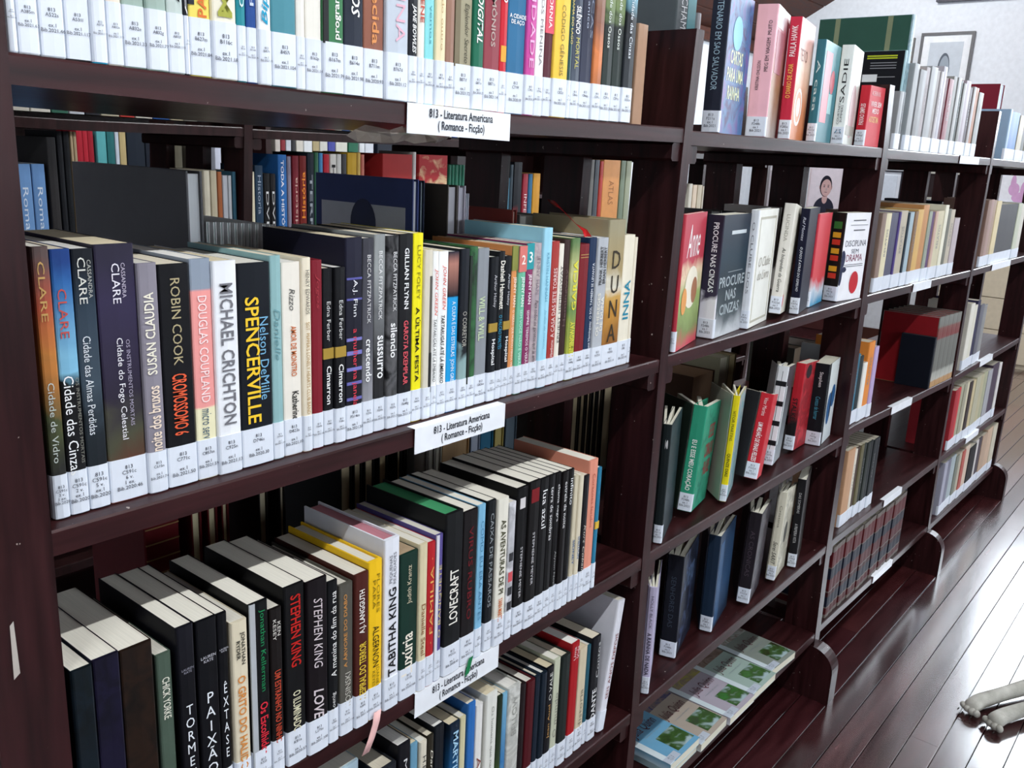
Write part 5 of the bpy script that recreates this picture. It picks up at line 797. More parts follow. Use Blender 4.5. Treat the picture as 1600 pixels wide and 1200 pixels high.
wall('wall_back', [((LEFT_X,BACK_Y,-FZ),(END_X+.12,BACK_Y+.1,EAVE))])
wall('wall_left', [((LEFT_X-.1,FRONT_Y,-FZ),(LEFT_X,BACK_Y,ridge_z))])
fq = []; xs = [LEFT_X,.4,2.0,3.2,4.8,5.6,7.2,END_X]
for k,(a,b) in enumerate(zip(xs, xs[1:])):
    if k % 2 == 0: fq.append(((a,FRONT_Y-.1,-FZ),(b,FRONT_Y,rz(FRONT_Y))))
    else: fq += [((a,FRONT_Y-.1,-FZ),(b,FRONT_Y,-.15)), ((a,FRONT_Y-.1,1.3),(b,FRONT_Y,rz(FRONT_Y)))]
wall('wall_front', fq)
glass = bpy.data.materials.new('window_glass'); glass.use_nodes = True
gb = glass.node_tree.nodes['Principled BSDF']; gb.inputs['Transmission Weight'].default_value = 1; gb.inputs['Roughness'].default_value = 0; gb.inputs['IOR'].default_value = 1.05
framem = mat('d8dade', .5)
def window(n, a, b, axis, nx):
    """frame, mullions and pane in a wall opening from a to b"""
    A, B = W(*a), W(*b); f = .05; mb = MB()
    if axis == 'x':
        x = A.x+.03; x2 = x+.05
        for y in [A.y+(B.y-A.y)*i/nx for i in range(nx+1)]: mb.box((x,y-f/2,A.z), (x2,y+f/2,B.z))
        for z in (A.z, (A.z*.45+B.z*.55), B.z): mb.box((x,A.y,z-f/2), (x2,B.y,z+f/2))
    else:
        y = A.y-.07; y2 = y+.05
        for x in [A.x+(B.x-A.x)*i/nx for i in range(nx+1)]: mb.box((x-f/2,y,A.z), (x+f/2,y2,B.z))
        for z in (A.z, (A.z+B.z)/2, B.z): mb.box((A.x,y,z-f/2), (B.x,y2,z+f/2))
    o = tag(mb.build('window_%d' % n, framem), kind='structure')
    if axis == 'x': box_obj('window_pane', (A.x+.05,A.y,A.z), (A.x+.056,B.y,B.z), glass, o)
    else: box_obj('window_pane', (A.x,A.y-.05,A.z), (B.x,A.y-.044,B.z), glass, o)
window(1, (END_X,wy0,wz0), (END_X,wy1,wz1), 'x', 3)
window(2, (.4,FRONT_Y,-.15), (2.0,FRONT_Y,1.3), 'y', 3)  # front windows from here on are unseen, added for their light
window(3, (3.2,FRONT_Y,-.15), (4.8,FRONT_Y,1.3), 'y', 3)
window(4, (5.6,FRONT_Y,-.15), (7.2,FRONT_Y,1.3), 'y', 3)  # added to brighten the end wall
# boarded roof on both slopes, boards visible near the gable
roofm = wood('roof_boards', '3a2019', '5a3428', .55, (2,10,10), .1, 0, False)
roof = MB()
for (ya, yb) in ((BACK_Y+.05, RIDGE_Y), (RIDGE_Y, FRONT_Y-.05)):
    za, zb = rz(min(max(ya,FRONT_Y),BACK_Y)), rz(min(max(yb,FRONT_Y),BACK_Y))
    v = [W(LEFT_X-.1,ya,za),W(END_X+.2,ya,za),W(END_X+.2,yb,zb),W(LEFT_X-.1,yb,zb)]
    v2 = [q+Vector((0,0,.04)) for q in v]
    roof.add([v[0],v[1],v[2],v[3],v2[0],v2[1],v2[2],v2[3]], BF)
ceil = tag(roof.build('ceiling', roofm), kind='structure')
for k in range(22):                                 # ceiling boards running along the room, proud by a finger
    ya = BACK_Y-.02-k*.165; yb = ya-.155
    if yb < RIDGE_Y: break
    v = [W(3.2,ya,rz(ya)-.012),W(END_X,ya,rz(ya)-.012),W(END_X,yb,rz(yb)-.012),W(3.2,yb,rz(yb)-.012)]
    v2 = [q+Vector((0,0,.012)) for q in v]
    mesh_obj('plank', v+v2, BF, roofm, ceil)
tag(box_obj('trim_1', W(LEFT_X,BACK_Y-.05,EAVE-.09), W(END_X,BACK_Y,EAVE+.0), roofm), kind='structure')
tag(box_obj('baseboard_right', W(END_X-.02,FRONT_Y,-FZ), W(END_X,BACK_Y,-FZ+.09), mat('4a2a22',.5)), kind='structure')
tag(box_obj('baseboard_back', W(LEFT_X,BACK_Y-.02,-FZ), W(END_X,BACK_Y,-FZ+.09), mat('4a2a22',.5)), kind='structure')
# hanging fluorescent fixtures
tubem = bpy.data.materials.new('lit_tube'); tubem.use_nodes = True
tb = tubem.node_tree.nodes['Principled BSDF']; tb.inputs['Emission Color'].default_value = (.93,.97,1,1); tb.inputs['Emission Strength'].default_value = 12
for k,(fx_, fy_, pw_) in enumerate([(-1.15,-1.02,30),(.9,-1.02,36),(3.1,-1.02,14),(5.4,-1.02,9),(2.2,.95,30),(5.0,.95,30)]):  # leftmost lamp is unseen, added to light left-facing covers
    lamp = empty('ceiling_lamp', W(fx_,fy_,1.35))
    pl = ['first','second','third','fourth','first rear','second rear'][k]
    tag(lamp, 'hanging white fluorescent lamp, '+pl+' along the aisle above the shelves', 'lamp', 'hanging fluorescent lamps')
    mb = MB(); mb.box((-.65,-.06,.03),(.65,.06,.07)); mb.build('housing', mat('dcdcdc',.4), lamp)
    n = 10; v = []
    for x in (-.6,.6): v += [(x,.014*math.cos(2*math.pi*i/n),.014*math.sin(2*math.pi*i/n)+.012) for i in range(n)]
    mesh_obj('tube', v, [(i,(i+1)%n,(i+1)%n+n,i+n) for i in range(n)]+[tuple(reversed(range(n))),tuple(range(n,2*n))], tubem, lamp)
    top = rz(fy_)-1.35
    for sx_ in (-.5,.5): box_obj('cord', (sx_-.003,-.003,.07), (sx_+.003,.003,top*S-.01), mat('3a3a3a',.6), lamp)
    la = area('lamp_light', (0,0,-.012), (0,0,0), 1.2, .035, pw_, (.95,.98,1)); la.parent = lamp

for k, (gx_, gy_, gz_, pw_) in enumerate([(6.35,1.5,1.72,75),(6.35,-2.6,1.72,60),(1.0,1.9,1.25,18)]):  # unseen globes added as fill, mainly for the end wall
    g_ = empty('fill_globe', W(gx_,gy_,gz_)); tag(g_, 'white opal globe, unseen fill light added to the room, '+['over the picture side','over the window side','over the far aisle'][k], 'lamp')
    sp = bpy.data.meshes.new('globe'); import bmesh
    bm = bmesh.new(); bmesh.ops.create_uvsphere(bm, u_segments=20, v_segments=12, radius=.11); bm.to_mesh(sp); bm.free()
    sp.polygons.foreach_set('use_smooth', [True]*len(sp.polygons)); sp.materials.append(tubem)
    so = bpy.data.objects.new('globe', sp); C.objects.link(so); so.parent = g_
    box_obj('cord', (-.004,-.004,.11), (.004,.004,(rz(gy_)-gz_)*S-.01), mat('3a3a3a',.6), g_)
    pl_ = bpy.data.lights.new('globe_fill_light', 'POINT'); pl_.energy = pw_; pl_.shadow_soft_size = .12; pl_.color = (.95,.98,1)
    po = bpy.data.objects.new('globe_fill_light', pl_); C.objects.link(po); po.parent = g_
    so.visible_shadow = True
    po.location = (0,0,-.24)

# ------------------------------------------------------------ the long double-sided bookcase
def bent(name, ys, path, th, mtl, parent):
    """upright board: path of (x, z) on its left face, thickness th, from depth ys[0] to ys[1]"""
    vs = []; fs = []
    for (x,z) in path:
        vs += [W(x,ys[0],z), W(x+th,ys[0],z), W(x+th,ys[1],z), W(x,ys[1],z)]
    n = len(path)
    for i in range(n-1):
        a = i*4; b = a+4
        for k in range(4): fs.append((a+k, a+(k+1)%4, b+(k+1)%4, b+k))
    fs += [(3,2,1,0), tuple((n-1)*4+k for k in range(4))]
    return mesh_obj(name, vs, fs, mtl, parent)
POSTS = [([(.318,-1.40),(.318,.14)],.054),
         ([(1.318,-1.40),(1.323,-1.0),(1.314,-.698),(1.315,-.355),(1.3285,0),(1.3375,.14)],.0245),
         ([(2.262,-1.40),(2.258,-1.232),(2.249,-.98),(2.255,-.69),(2.250,-.344),(2.2475,0),(2.232,.136)],.034),
         ([(3.303,-1.40),(3.300,-1.25),(3.284,-.996),(3.288,-.70),(3.288,-.35),(3.300,0),(3.302,.146)],.027),
         ([(4.32,-1.40),(4.317,-1.285),(4.344,-1.02),(4.36,-.71),(4.36,-.35),(4.36,0),(4.36,.14)],.03)]
def post_x(k, z):
    P = POSTS[k][0]
    for (a,b),(c,d) in zip(P, P[1:]):
        if z <= d: return a+(c-a)*(z-b)/(d-b)
    return P[-1][0]
def build_case(label, offy=0, offx=0, mats=(WOOD,WOODV), drop=0):
    case = empty('bookcase'); tag(case, label, 'bookcase')
    wm, wv = mats
    for path, th in POSTS:
        for ys in ((0,.085),(.18,.26),(.355,.44)):
            bent('upright_board', (ys[0]+offy,ys[1]+offy), [(x+offx,z) for x,z in path], th, wv, case)
        # foot: rounded board lying on the floor under the upright
        x = path[0][0]+offx-.006; t2 = th+.012; pr = []
        for k in range(9):
            a = math.pi/2*k/8; pr.append((-.057+.055*(1-math.sin(a)), -1.325+.055*math.cos(a-math.pi/2+math.pi/2)*0+.055*math.sin(a)))
        prof = [(-.057,-FZ)]+[(-.057+.06*(1-math.cos(a)), -1.33+.06*math.sin(a)) for a in [math.pi/2*k/8 for k in range(9)]]
        prof = prof+[(.44-q[0],q[1]) for q in reversed(prof)]
        n = len(prof); v = [W(x,q[0]+offy,q[1]) for q in prof]+[W(x+t2,q[0]+offy,q[1]) for q in prof]
        mesh_obj('foot', v, [(i,i+n,(i+1)%n+n,(i+1)%n) for i in range(n)]+[tuple(range(n)),tuple(reversed(range(n,2*n)))], wv, case)
    for row in range(1,6):
        for k in range(4):
            xa = post_x(k, shelf_z(row, POSTS[k][0][0][0]))+POSTS[k][1]+.0004; xb = post_x(k+1, shelf_z(row, POSTS[k+1][0][0][0]))-.0004
            xm = [xa+(xb-xa)*i/20 for i in range(21)]
            t = .0215; vs = []; fs = []; dz = drop if row == 1 else 0
            for x in xm:
                z = shelf_z(row, x)-dz
                vs += [W(x+offx,.001+offy,z-t), W(x+offx,.439+offy,z-t), W(x+offx,.439+offy,z), W(x+offx,.0025+offy,z), W(x+offx,.001+offy,z-.002)]
            for i in range(20):
                a = i*5; b = a+5
                for j in range(5): fs.append((a+j, b+j, b+(j+1)%5, a+(j+1)%5))
            fs += [(0,1,2,3,4), (104,103,102,101,100)]
            sh = mesh_obj('shelf_board', vs, fs, wm, case)
            for xe, sg in ((xa,1),(xb,-1)):          # bearer battens under the board ends
                if row == 5 or (k == 0 and sg > 0): continue
                z = shelf_z(row, xe)-t-.0005-dz
                x1, x2 = sorted((xe, xe+sg*.026))
                bevel_box('bearer_batten', W(x1+offx,.004+offy,z-.027), W(x2+offx,.436+offy,z), wv, case, .004)
    return case
case = build_case('long dark mahogany double-sided bookcase with five shelves, full of labelled books, in the foreground')
# wear on the foreground case
for (x0_,x1_,z0_,z1_) in [(.3335,.3375,-.47,-.42)]:
    mesh_obj('chipped_patch', [W(x0_,-.0006,z0_),W(x1_+.001,-.0006,z0_+.004),W(x1_,-.0006,z1_),W(x0_+.001,-.0006,z1_-.003)], [(0,1,2,3)], mat('b8b0a8',.7), case)
def shelf_label(row, xa, xb, text, up=.0, drop=.034):
    mb = MB(); za, zb = shelf_z(row,xa), shelf_z(row,xb); y = -.0012
    A = W(xa,y,za-drop); B = W(xb,y,zb-drop); Cc = W(xb,y,zb+.0002); D = W(xa,y,za+.0002)
    E = W(xb,.012,zb+.00025); F = W(xa,.012,za+.00025)
    o = mesh_obj('shelf_label', [A,B,Cc,D,E,F,A+Vector((0,.0008,0)),B+Vector((0,.0008,0))], [(0,1,2,3),(3,2,4,5),(7,6,3,2)], mat('eef1f6',.35), case)
    if text:
        c = (A+B+Cc+D)/4+Vector((0,-.0006,0)); X = (B-A).normalized()
        put_text(text, 'b', '2c2e38', c, X, Vector((0,0,1)), (B-A).length*.62, (D-A).length*.78, o, 'lettering')
    return o
for row, xa, xb, dr in LABELS:
    shelf_label(row, xa, xb, '813 - Literatura Americana\n( Romance - Ficção)' if xb < 1.3 else None, 0, dr)
# peeling clear tape under the top shelf beside its label
tv = []; tf = []
tapem = bpy.data.materials.new('clear_tape'); tapem.use_nodes = True; q = tapem.node_tree.nodes['Principled BSDF']
q.inputs['Base Color'].default_value = lin('9c9490'); q.inputs['Roughness'].default_value = .18; q.inputs['Alpha'].default_value = .75
rt_ = random.Random(5)
for i in range(9):
    x = .70+.016*i
    for j in range(3): tv.append(W(x, .002+.014*j+rt_.uniform(-.003,.003), -.030-.006*j+rt_.uniform(-.004,.003)))
for i in range(8):
    for j in range(2): a = i*3+j; tf.append((a,a+3,a+4,a+1))
mesh_obj('tape_strip', tv, tf, tapem, case)
mesh_obj('green_tag', [W(.868,-.0036,-.715),W(.877,-.0036,-.712),W(.884,-.0040,-.689),W(.875,-.0040,-.690)], [(0,1,2,3)], mat('1f7a4a',.5), case)

# ------------------------------------------------------------ books in the foreground bays
BAY = {1:'near bay', 2:'second bay', 3:'third bay', 4:'far bay'}
SHN = {1:'top shelf', 2:'second shelf', 3:'third shelf', 4:'fourth shelf', 5:'bottom shelf'}
calls = random.Random(21)
def call_no(k, row):
    if row == 2 and k < 4: return ['813\nC591c\n3 v.\n1 ex.\nBib.2020','813\nC591c\n2 v.\nex.1\nBib.2020','813\nC591c\n5 v.\nex.1\nBib.2020','813\nC591c\n6 v.\n1 ex.\nBib.2020.46'][k]
    F = {1:'A353m A385m A522s A531l A572t A832e A832e A832g A832f A934i B627m B116c B116i B116b B457t B457i B162g B162p B167m B614e B711m B767d B756v B871u B871d B871p B871e B871f B871a B871s C711c C719f C782c C799a C811g C822d C830s C866a C866p C591c C591c C591c'.split(),
         2:'- - - - C615n C771c C857m C925n D746s D752h D823a E26s F263b F346c F346c F514m F559c F559s F559s F648g F663u F711b G795t G795t G795c G824o G825v G826w H152h H223f H152h H233o H233s H233t H233p H249j H399c H488v H488m H488g H488c H488s H535d H535h I58i'.split(),
         3:'K19f K21c K29e K41e K42a K43e K47o K52i K52l K71m K81a L275e L288a K52p K89l L321d L411f L512b L897l L911v M251c M252c M376a M392s M612b M612c N782l N782t N782c N782e N782i S543a S543b S599c T111f T213k'.split(),
         4:'P111a P205b P212c P245d P299e P312g P377h P401m P455k P512a P566l P601s P642t P688u P701b P755c P788d P812n P834n P855v P871o P890b P902u P933h P944p P955d'.split()}
    L_ = F.get(row, F[3]); c_ = L_[k % len(L_)]
    return '813\n%s\n \nex.1\nBib.20%02d.%d' % (c_, calls.choice((20,21,21)), calls.randint(10,120))
STK = {1:.0455, 2:.038, 3:.042, 4:.042}
def hue_page(spec, i): return ['e8e4d8','e6dcc6','eeebe4','ded0b0'][i % 4]
for row, data in ((1,ROW1),(2,ROW2),(3,ROW3),(4,ROW4)):
    gname = 'books on the near bay %s' % SHN[row]
    for k, (g_, spec, ds, texts, bands) in enumerate(data):
        x0_, x1_, yy_, hh_, dd_ = g_
        z_ = max(shelf_z(row,x0_), shelf_z(row,x1_))+.0004
        pg = 'ebe6d8' if row == 3 else hue_page(spec, k)
        if 'dark green paperback' in ds and row == 3: pg = 'b0987a'
        if 'pink page tops' in ds: pg = 'c4808c'
        if 'rough white lettering' in ds: pg = '3a9460'
        ln = 0; st = STK[row]*S
        if ds.startswith('plain tan hardback'): st = 0
        jt = ((k*37) % 7-3)*.0004
        book('%s, near bay %s' % (ds, SHN[row]), gname, x0_*S+.0002, (yy_+jt)*S, (z_+FZ)*S, (x1_-x0_)*S-.0005, hh_*S, dd_*S, spec, texts=texts, bands=bands,
             sticker=st, call=call_no(k,row) if st else None, hard=('hardback' in ds), page=pg)
# the large white book leaning at the right end of the fourth shelf
root = book('large white book leaning right at the end of the near bay fourth shelf', 'books on the near bay fourth shelf',
     1.2316*S, .012*S, (-.9995+FZ)*S, .020*S, .235*S, .175*S, 'e2e2ea', lean=math.radians(9.5), texts=[('SEIS ANOS DEPOIS','8a3a30',.25,.75,.4,0,'u','')], sticker=.04, page='dcd6c4')
for bay, rows in FACE_ROWS:
    for k, (g_, spec, face, ds, texts, bands, art) in enumerate(rows):
        xB,yB,ph,t,Wd,hh_,ln,fan = g_
        a = math.radians(ph)
        x_ = xB-t*math.sin(a); y_ = yB+t*math.cos(a)
        z_ = max(shelf_z(bay,xB), shelf_z(bay,xB+Wd*math.cos(a)))+.0005
        lean = min(ln, .085)/.2*.9 if ln else 0
        book('%s, second bay %s' % (ds, SHN[bay]), 'face-out books on the second bay %s' % SHN[bay], x_*S, y_*S, (z_+FZ)*S, t*S, hh_*S, Wd*S, spec,
             rotz=a-math.pi/2, lean=lean, face=face, texts=texts, bands=bands, art=art, sticker=.034*S, call='813\nF%d%s\nex.1\nBib.2021' % (211+k*37, 'abcdefg'[k%7]), page='dedac8', fan=fan, back={'green':'26362f','yellow':'c4c4b4','red spined':'3c3e42'}.get(next((q for q in ('green','yellow','red spined') if ds.startswith(q)),''), None))
# paperbacks lying flat on the second bay's bottom shelf, cover up, a strip of sticker by the spine
LC = [('g:a8c4cc@0,b4ccd2@1','c8b8a0','2a3a1c','grey blue'),('g:b8d0dc@0,6aa0c0@1','c8d8dc','2a381c','sky blue'),('g:c0c8c8@0,a89c90@1','3a4478','3c4438','warm grey'),('g:c0c4cc@0,a8a0ac@1','a8a050','3c7a3c','lavender grey'),('g:b4c4bc@0,9cb0a8@1','6a5448','4a7a44','pale green grey'),('g:b0bcbc@0,848c84@1','b8c0bc','2c2018','silver grey')]
for k, (x_,y_,w_,d_,z_,t_,r_) in enumerate(LYING):
    base, top, pic, cn = LC[k]
    z_ = shelf_z(5, x_+.05)+.0006 + (.0193 if k == 1 else 0)
    root = empty('book', W(x_, y_, z_)); root.rotation_euler = (0,0,r_)
    which = ['lowest paperback under the sky blue one','nearest the second upright','second from the left','third from the left','fourth from the left','last by the third upright'][k]
    tag(root, '%s paperback lying flat, %s, bottom shelf' % (cn, which), 'book', 'paperbacks lying on the second bay bottom shelf')
    w2,d2,t2 = w_*S, d_*S, t_*S
    mb = MB(); mb.box((0,0,t2-.0006),(w2,d2,t2)); mb.box((0,0,0),(w2,d2,.0006)); mb.box((-.0006,0,0),(0,d2,t2)); mb.build('cover', mat(base,.3), root)
    box_obj('pages', (.0002,.0006,.0007), (w2-.0008,d2-.0006,t2-.0007), paper_mat('e0dcc8'), root)
    box_obj('cover_print', (.016,d2*.72,t2-.0002), (w2-.001,d2-.002,t2+.0003), mat('n:%s,8a7a70,%s' % (top, top),.3), root)
    box_obj('cover_print', (w2*.42,.012,t2-.0002), (w2-.004,d2*.34,t2+.0004), mat('n:%s,3c5a2c,a0b4b8' % pic,.3), root)
    box_obj('spine_panel', (-.0009,0,t2-.0002), (.017,d2,t2+.0003), mat('ccd8dc',.3), root)
    box_obj('spine_sticker', (-.0009,.002,t2-.0002), (w2*.36,.020,t2+.0007), mat('b8c0cc',.3), root)
    put_text('813\nQ7', '', '7a808c', (w2*.16,.011,t2+.0009), (1,0,0), (0,1,0), .016, .012, root, 'call_number')
    put_text('Julia Quinn', 'i', '5a3038', (w2*.54,d2*.54,t2+.0006), (1,.0,0), (0,1,0), w2*.72, d2*.17, root, 'cover_lettering')
    put_text('romance de epoca', '', '8a9498', (w2*.55,d2*.42,t2+.0006), (1,0,0), (0,1,0), w2*.5, d2*.03, root, 'cover_lettering')
# bays three and four
for bay, row, data in OTHER:
    for k, (g_, spec, ds) in enumerate(data):
        x0_, x1_, yy_, hh_, dd_ = g_
        z_ = max(shelf_z(row,x0_), shelf_z(row,x1_))+.0004
        st = .036*S
        if spec == 'stripe': st = 0
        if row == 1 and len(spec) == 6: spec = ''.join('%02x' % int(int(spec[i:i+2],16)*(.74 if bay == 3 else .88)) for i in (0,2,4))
        jt = ((k*31) % 7-3)*.0006
        noun = 'volume' if spec != 'stripe' else 'set volume'
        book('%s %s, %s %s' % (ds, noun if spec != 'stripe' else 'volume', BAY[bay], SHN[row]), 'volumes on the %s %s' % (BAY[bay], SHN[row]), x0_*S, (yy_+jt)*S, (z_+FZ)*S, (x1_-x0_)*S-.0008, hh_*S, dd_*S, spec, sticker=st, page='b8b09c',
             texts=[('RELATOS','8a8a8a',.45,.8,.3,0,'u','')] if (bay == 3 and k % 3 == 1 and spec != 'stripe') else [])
# tall atlas and black book at the start of the third bay's top shelf, seen over the second bay
z1 = (shelf_z(1,2.4)+FZ)*S+.0004
b_ = book('very tall green atlas with beige bands, third bay top shelf', 'volumes on the third bay top shelf', 2.3905*S, .02*S, z1, .025*S, .305*S, .222*S, 'n:7c9ca8,98b0b8,6a8c94', hard=True, sticker=.036, page='c8c4b8')
box_obj('side_panel', (-.0004,.004,.002), (.0001,.222*S,.304*S), mat('2f5246',.4), b_)
for yy in (.045,.17): box_obj('side_band', (-.0006,yy*S,.002), (.0001,(yy+.012)*S,.304*S), mat('7c8468',.4), b_)
b_ = book('black book with yellow lines on its back cover, third bay top shelf', 'volumes on the third bay top shelf', 2.3765*S, .02*S, z1, .0125*S, .225*S, .106*S, 'g:88b0bc@0,a8c8d0@1', sticker=.036, page='c8c4b8')
box_obj('side_panel', (-.0004,.003,.001), (.0001,.106*S,.2245*S), mat('16171c',.35), b_)
for k, zz in enumerate((.212,.207,.197,.191,.185,.165)):
    box_obj('printed_line', (-.0006,.02,zz*S), (.0001,.02+(.075 if k < 2 else .065),(zz+(.003 if k < 2 else .0018))*S), mat('b8c430' if k < 2 else '8a8c90',.4), b_)
box_obj('side_sticker', (-.0007,.060*S,.155*S), (.0001,.095*S,.172*S), mat('d8dce0',.4), b_)
# encyclopedia block and the navy book before it, third bay third shelf
for k in range(5):
    x_ = 3.017+.0525*k
    z_ = (shelf_z(3,x_)+FZ)*S+.0006
    b_ = book('%s red encyclopedia volume with grey spine, third bay third shelf' % ['first','second','third','fourth','last'][k], 'encyclopedia volumes on the third bay third shelf', x_*S, .003*S, z_, .0515*S, .222*S, .17*S,
         'g:b08a60@0,b08a60@.08,b4b4ac@.1,a4a49c@.2,6c6c66@.24,70706a@.68,7a3a38@.7,7a4a46@.84,74746e@.87,7c7c76@1', hard=True, sticker=0, page='7c1c20')
    box_obj('side_panel', (-.0004,.004,.001), (.0001,.168*S,.221*S), mat('8a1a20',.4), b_)
book('short navy book in front of the encyclopedia, third bay third shelf', 'volumes on the third bay third shelf', 2.996*S, .003*S, (shelf_z(3,3.0)+FZ)*S+.0005, .0185*S, .162*S, .1*S, '10141f', sticker=0, page='2a2a30')
# back row: books turned to the other side of the case, page edges towards us
for k, (g_, spec, pg, ds, row, kd) in enumerate(BACK):
    x0_, x1_, yy_, hh_, dd_ = g_
    z_ = max(shelf_z(row,min(x0_,4.3)), shelf_z(row,min(x1_,4.3)))+.0004
    grp = 'back row of the foreground bookcase' if kd != 'w' else 'white covered volumes in the back row'
    fl = kd in ('f','w','oval','redsq')
    b_ = book(ds, grp, x0_*S, yy_*S, (z_+FZ)*S, (x1_-x0_)*S, hh_*S, dd_*S, spec, sticker=0, page=pg, hard=(kd in ('f','oval','redsq')), flip=fl)
    w_, h_, d_ = (x1_-x0_)*S, hh_*S, dd_*S
    if kd == 'oval':       # silver panel and dark oval on the side towards the left (local +x after the turn)
        box_obj('side_panel', (w_-.0002,.016,.01), (w_+.0005,d_-.014,h_*.86), mat('c8ccd6',.3), b_)
        n = 28; v = [(w_+.0008, d_*.52+.028*math.cos(2*math.pi*i/n), h_*.76+.036*math.sin(2*math.pi*i/n)) for i in range(n)]
        mesh_obj('oval_medallion', v, [tuple(range(n))], mat('1c2650',.35), b_)
    if kd == 'redsq': box_obj('side_panel', (w_-.0002,.02,h_-.030), (w_+.0005,.06,h_-.004), mat('b8202c',.4), b_)
    if kd == 'g':
        for q in range(9): box_obj('gilt_stripe', (.001,-.0012,h_*(.1+.095*q)), (w_-.001,.0004,h_*(.108+.095*q)), mat('8a6a44',.4), b_)
    if kd == 'lab': box_obj('spine_sticker', (w_*.55,-.0014,h_-.032), (w_*.95,.0004,h_-.008), mat('b8c0d0',.4), b_)
    if kd == 'cham': put_text('CHAMADA', '', 'd8dce0', (w_*.35,-.0014,h_*.78), (0,0,-1), (1,0,0), .09, w_*.3, b_); box_obj('spine_panel', (w_*.55,-.001,.001), (w_-.001,.001,h_-.001), mat('3a8088',.4), b_)
# ribbon marker hanging out of the silver paperback on the second shelf, pink slip on the third
def ribbon(name, pts, wd, m, label, cat):
    v = []; f = []
    for (x,y,z,wx,wy) in pts: v += [W(x-wx*wd,y-wy*wd,z), W(x+wx*wd,y+wy*wd,z)]
    for i in range(len(pts)-1): a = i*2; f.append((a,a+1,a+3,a+2))
    o = mesh_obj(name, v, f, m, None, None, True)
    md = o.modifiers.new('thickness', 'SOLIDIFY'); md.thickness = .0006
    return tag(o, label, cat)
ribbon('ribbon_marker', [(1.142,.03,-.165,1,0),(1.148,.045,-.150,.9,.3),(1.150,.062,-.143,.7,.6),(1.152,.085,-.128,.7,.6),(1.155,.105,-.117,.6,.8),(1.16,.118,-.113,.5,.9),(1.168,.122,-.116,.5,.9),(1.176,.116,-.124,.6,.8)], .011, mat('b8141c',.4), 'glossy red ribbon curling out over the tops of the books beside the tall gold hardback', 'bookmark')
ribbon('paper_slip', [(.716,-.004,-.688,1,0),(.712,-.006,-.700,1,0),(.703,-.008,-.716,1,0),(.693,-.009,-.731,1,0)], .0055, mat('e8b8b4',.7), 'pale pink paper slip hanging over the shelf edge under the yellow hardback', 'paper slip')

# ------------------------------------------------------------ bookcase across the far aisle and the one on the wall
far = build_case('dark double-sided bookcase across the aisle behind the foreground one', 1.25, .0875, (FARWOOD,FARWOOD), .016)
wallcase = empty('bookcase'); tag(wallcase, 'dark bookcase standing against the back wall behind the other two', 'bookcase')
for x in (.2,1.3,2.4,3.5,4.6): box_obj('upright_board', W(x,2.54,-FZ), W(x+.025,2.86,.42), FARWOOD, wallcase)
for z in (-1.38,-.98,-.62,-.27,.08): box_obj('shelf_board', W(.2,2.535,z-.022), W(4.62,2.86,z), FARWOOD, wallcase)
box_obj('top_board', W(.18,2.53,.42), W(4.64,2.86,.445), FARWOOD, wallcase)
box_obj('back_panel', W(.2,2.86,-1.38), W(4.62,2.87,.42), FARWOOD, wallcase)
FT = {'toda a historia': [('TODA A HISTÓRIA','e8ecf0',.2,.95,.4,0,'d','b')], 'orange letters': [('História','f09030',.4,.85,.5,0,'u','b')], 'dark red volume across': [('Historia','d8b8a8',.3,.8,.4,0,'u','')],
      'black capitals': [('HOLO','1a1a1c',.3,.9,.6,0,'d','b')], 'slate blue': [('Historia','a8b4c4',.5,.9,.4,0,'d','')], 'left of two': [('Romance','d8e4f0',.2,.8,.4,0,'d','')], 'right of two': [('Romance','d8e4f0',.2,.8,.4,0,'d','')],
      'crimson volume': [('INFERNO','f0e0e0',.1,.7,.5,0,'d','')], 'video case': [('DVD','e0e0e0',.3,.8,.4,0,'d','')], 'second black book': [('DVD','e0e0e0',.3,.8,.4,0,'d','')], 'wide orange': [('ATLAS','a86a3a',.4,.7,.3,0,'d','')], 'blue black': [('TERRA','9aa0a8',.1,.8,.4,0,'d','b')]}
for g_, spec, ds in FARB:
    x0_, x1_, yy_, hh_, dd_, zs = g_
    book(ds, 'books on the distant bookcases', x0_*S, yy_*S, (zs+.0025 + (0 if yy_>2 else max(0,shelf_z(2,min(x0_,4.3))+.35)) + FZ)*S, max(.003,(x1_-x0_)*S-.001), hh_*S, dd_*S, spec, sticker=0, page='b0a890', texts=FT.get(next((q for q in FT if q in ds), ''), []))
# a few more spines on the upper shelf of the far case, whose feet show under the top board of the near one
rf = random.Random(4); x = .52; k = 0
FC = ['d8d4c8','3a6a58','c8ccd4','2a2a30','b8b098','b83a34','d4d0c4','2a5aa0','c8bc9c','8a8a80','3a3a44','c4c0b4']
FN = ['ivory','sea green','pale blue','black','straw','red','off-white','blue','sand','grey','charcoal','pearl']
ORD = ['first','second','third','fourth','fifth','sixth']
cnt = {}
while x < 2.3:
    w_ = rf.uniform(.022,.042); 
    if not (1.36 < x+w_ < 1.46 or 1.36 < x < 1.46):
        i = k % 12; cnt[i] = cnt.get(i,0)+1
        book('%s %s spine from the left on the top shelf across the far aisle' % (ORD[cnt[i]-1], FN[i]), 'upper spines across the far aisle', x*S, 1.27*S, (-.0095+FZ)*S, w_*S, .2*S*rf.uniform(.9,1.1), .14*S, FC[i], sticker=0)
        k += 1
    x += w_+.002

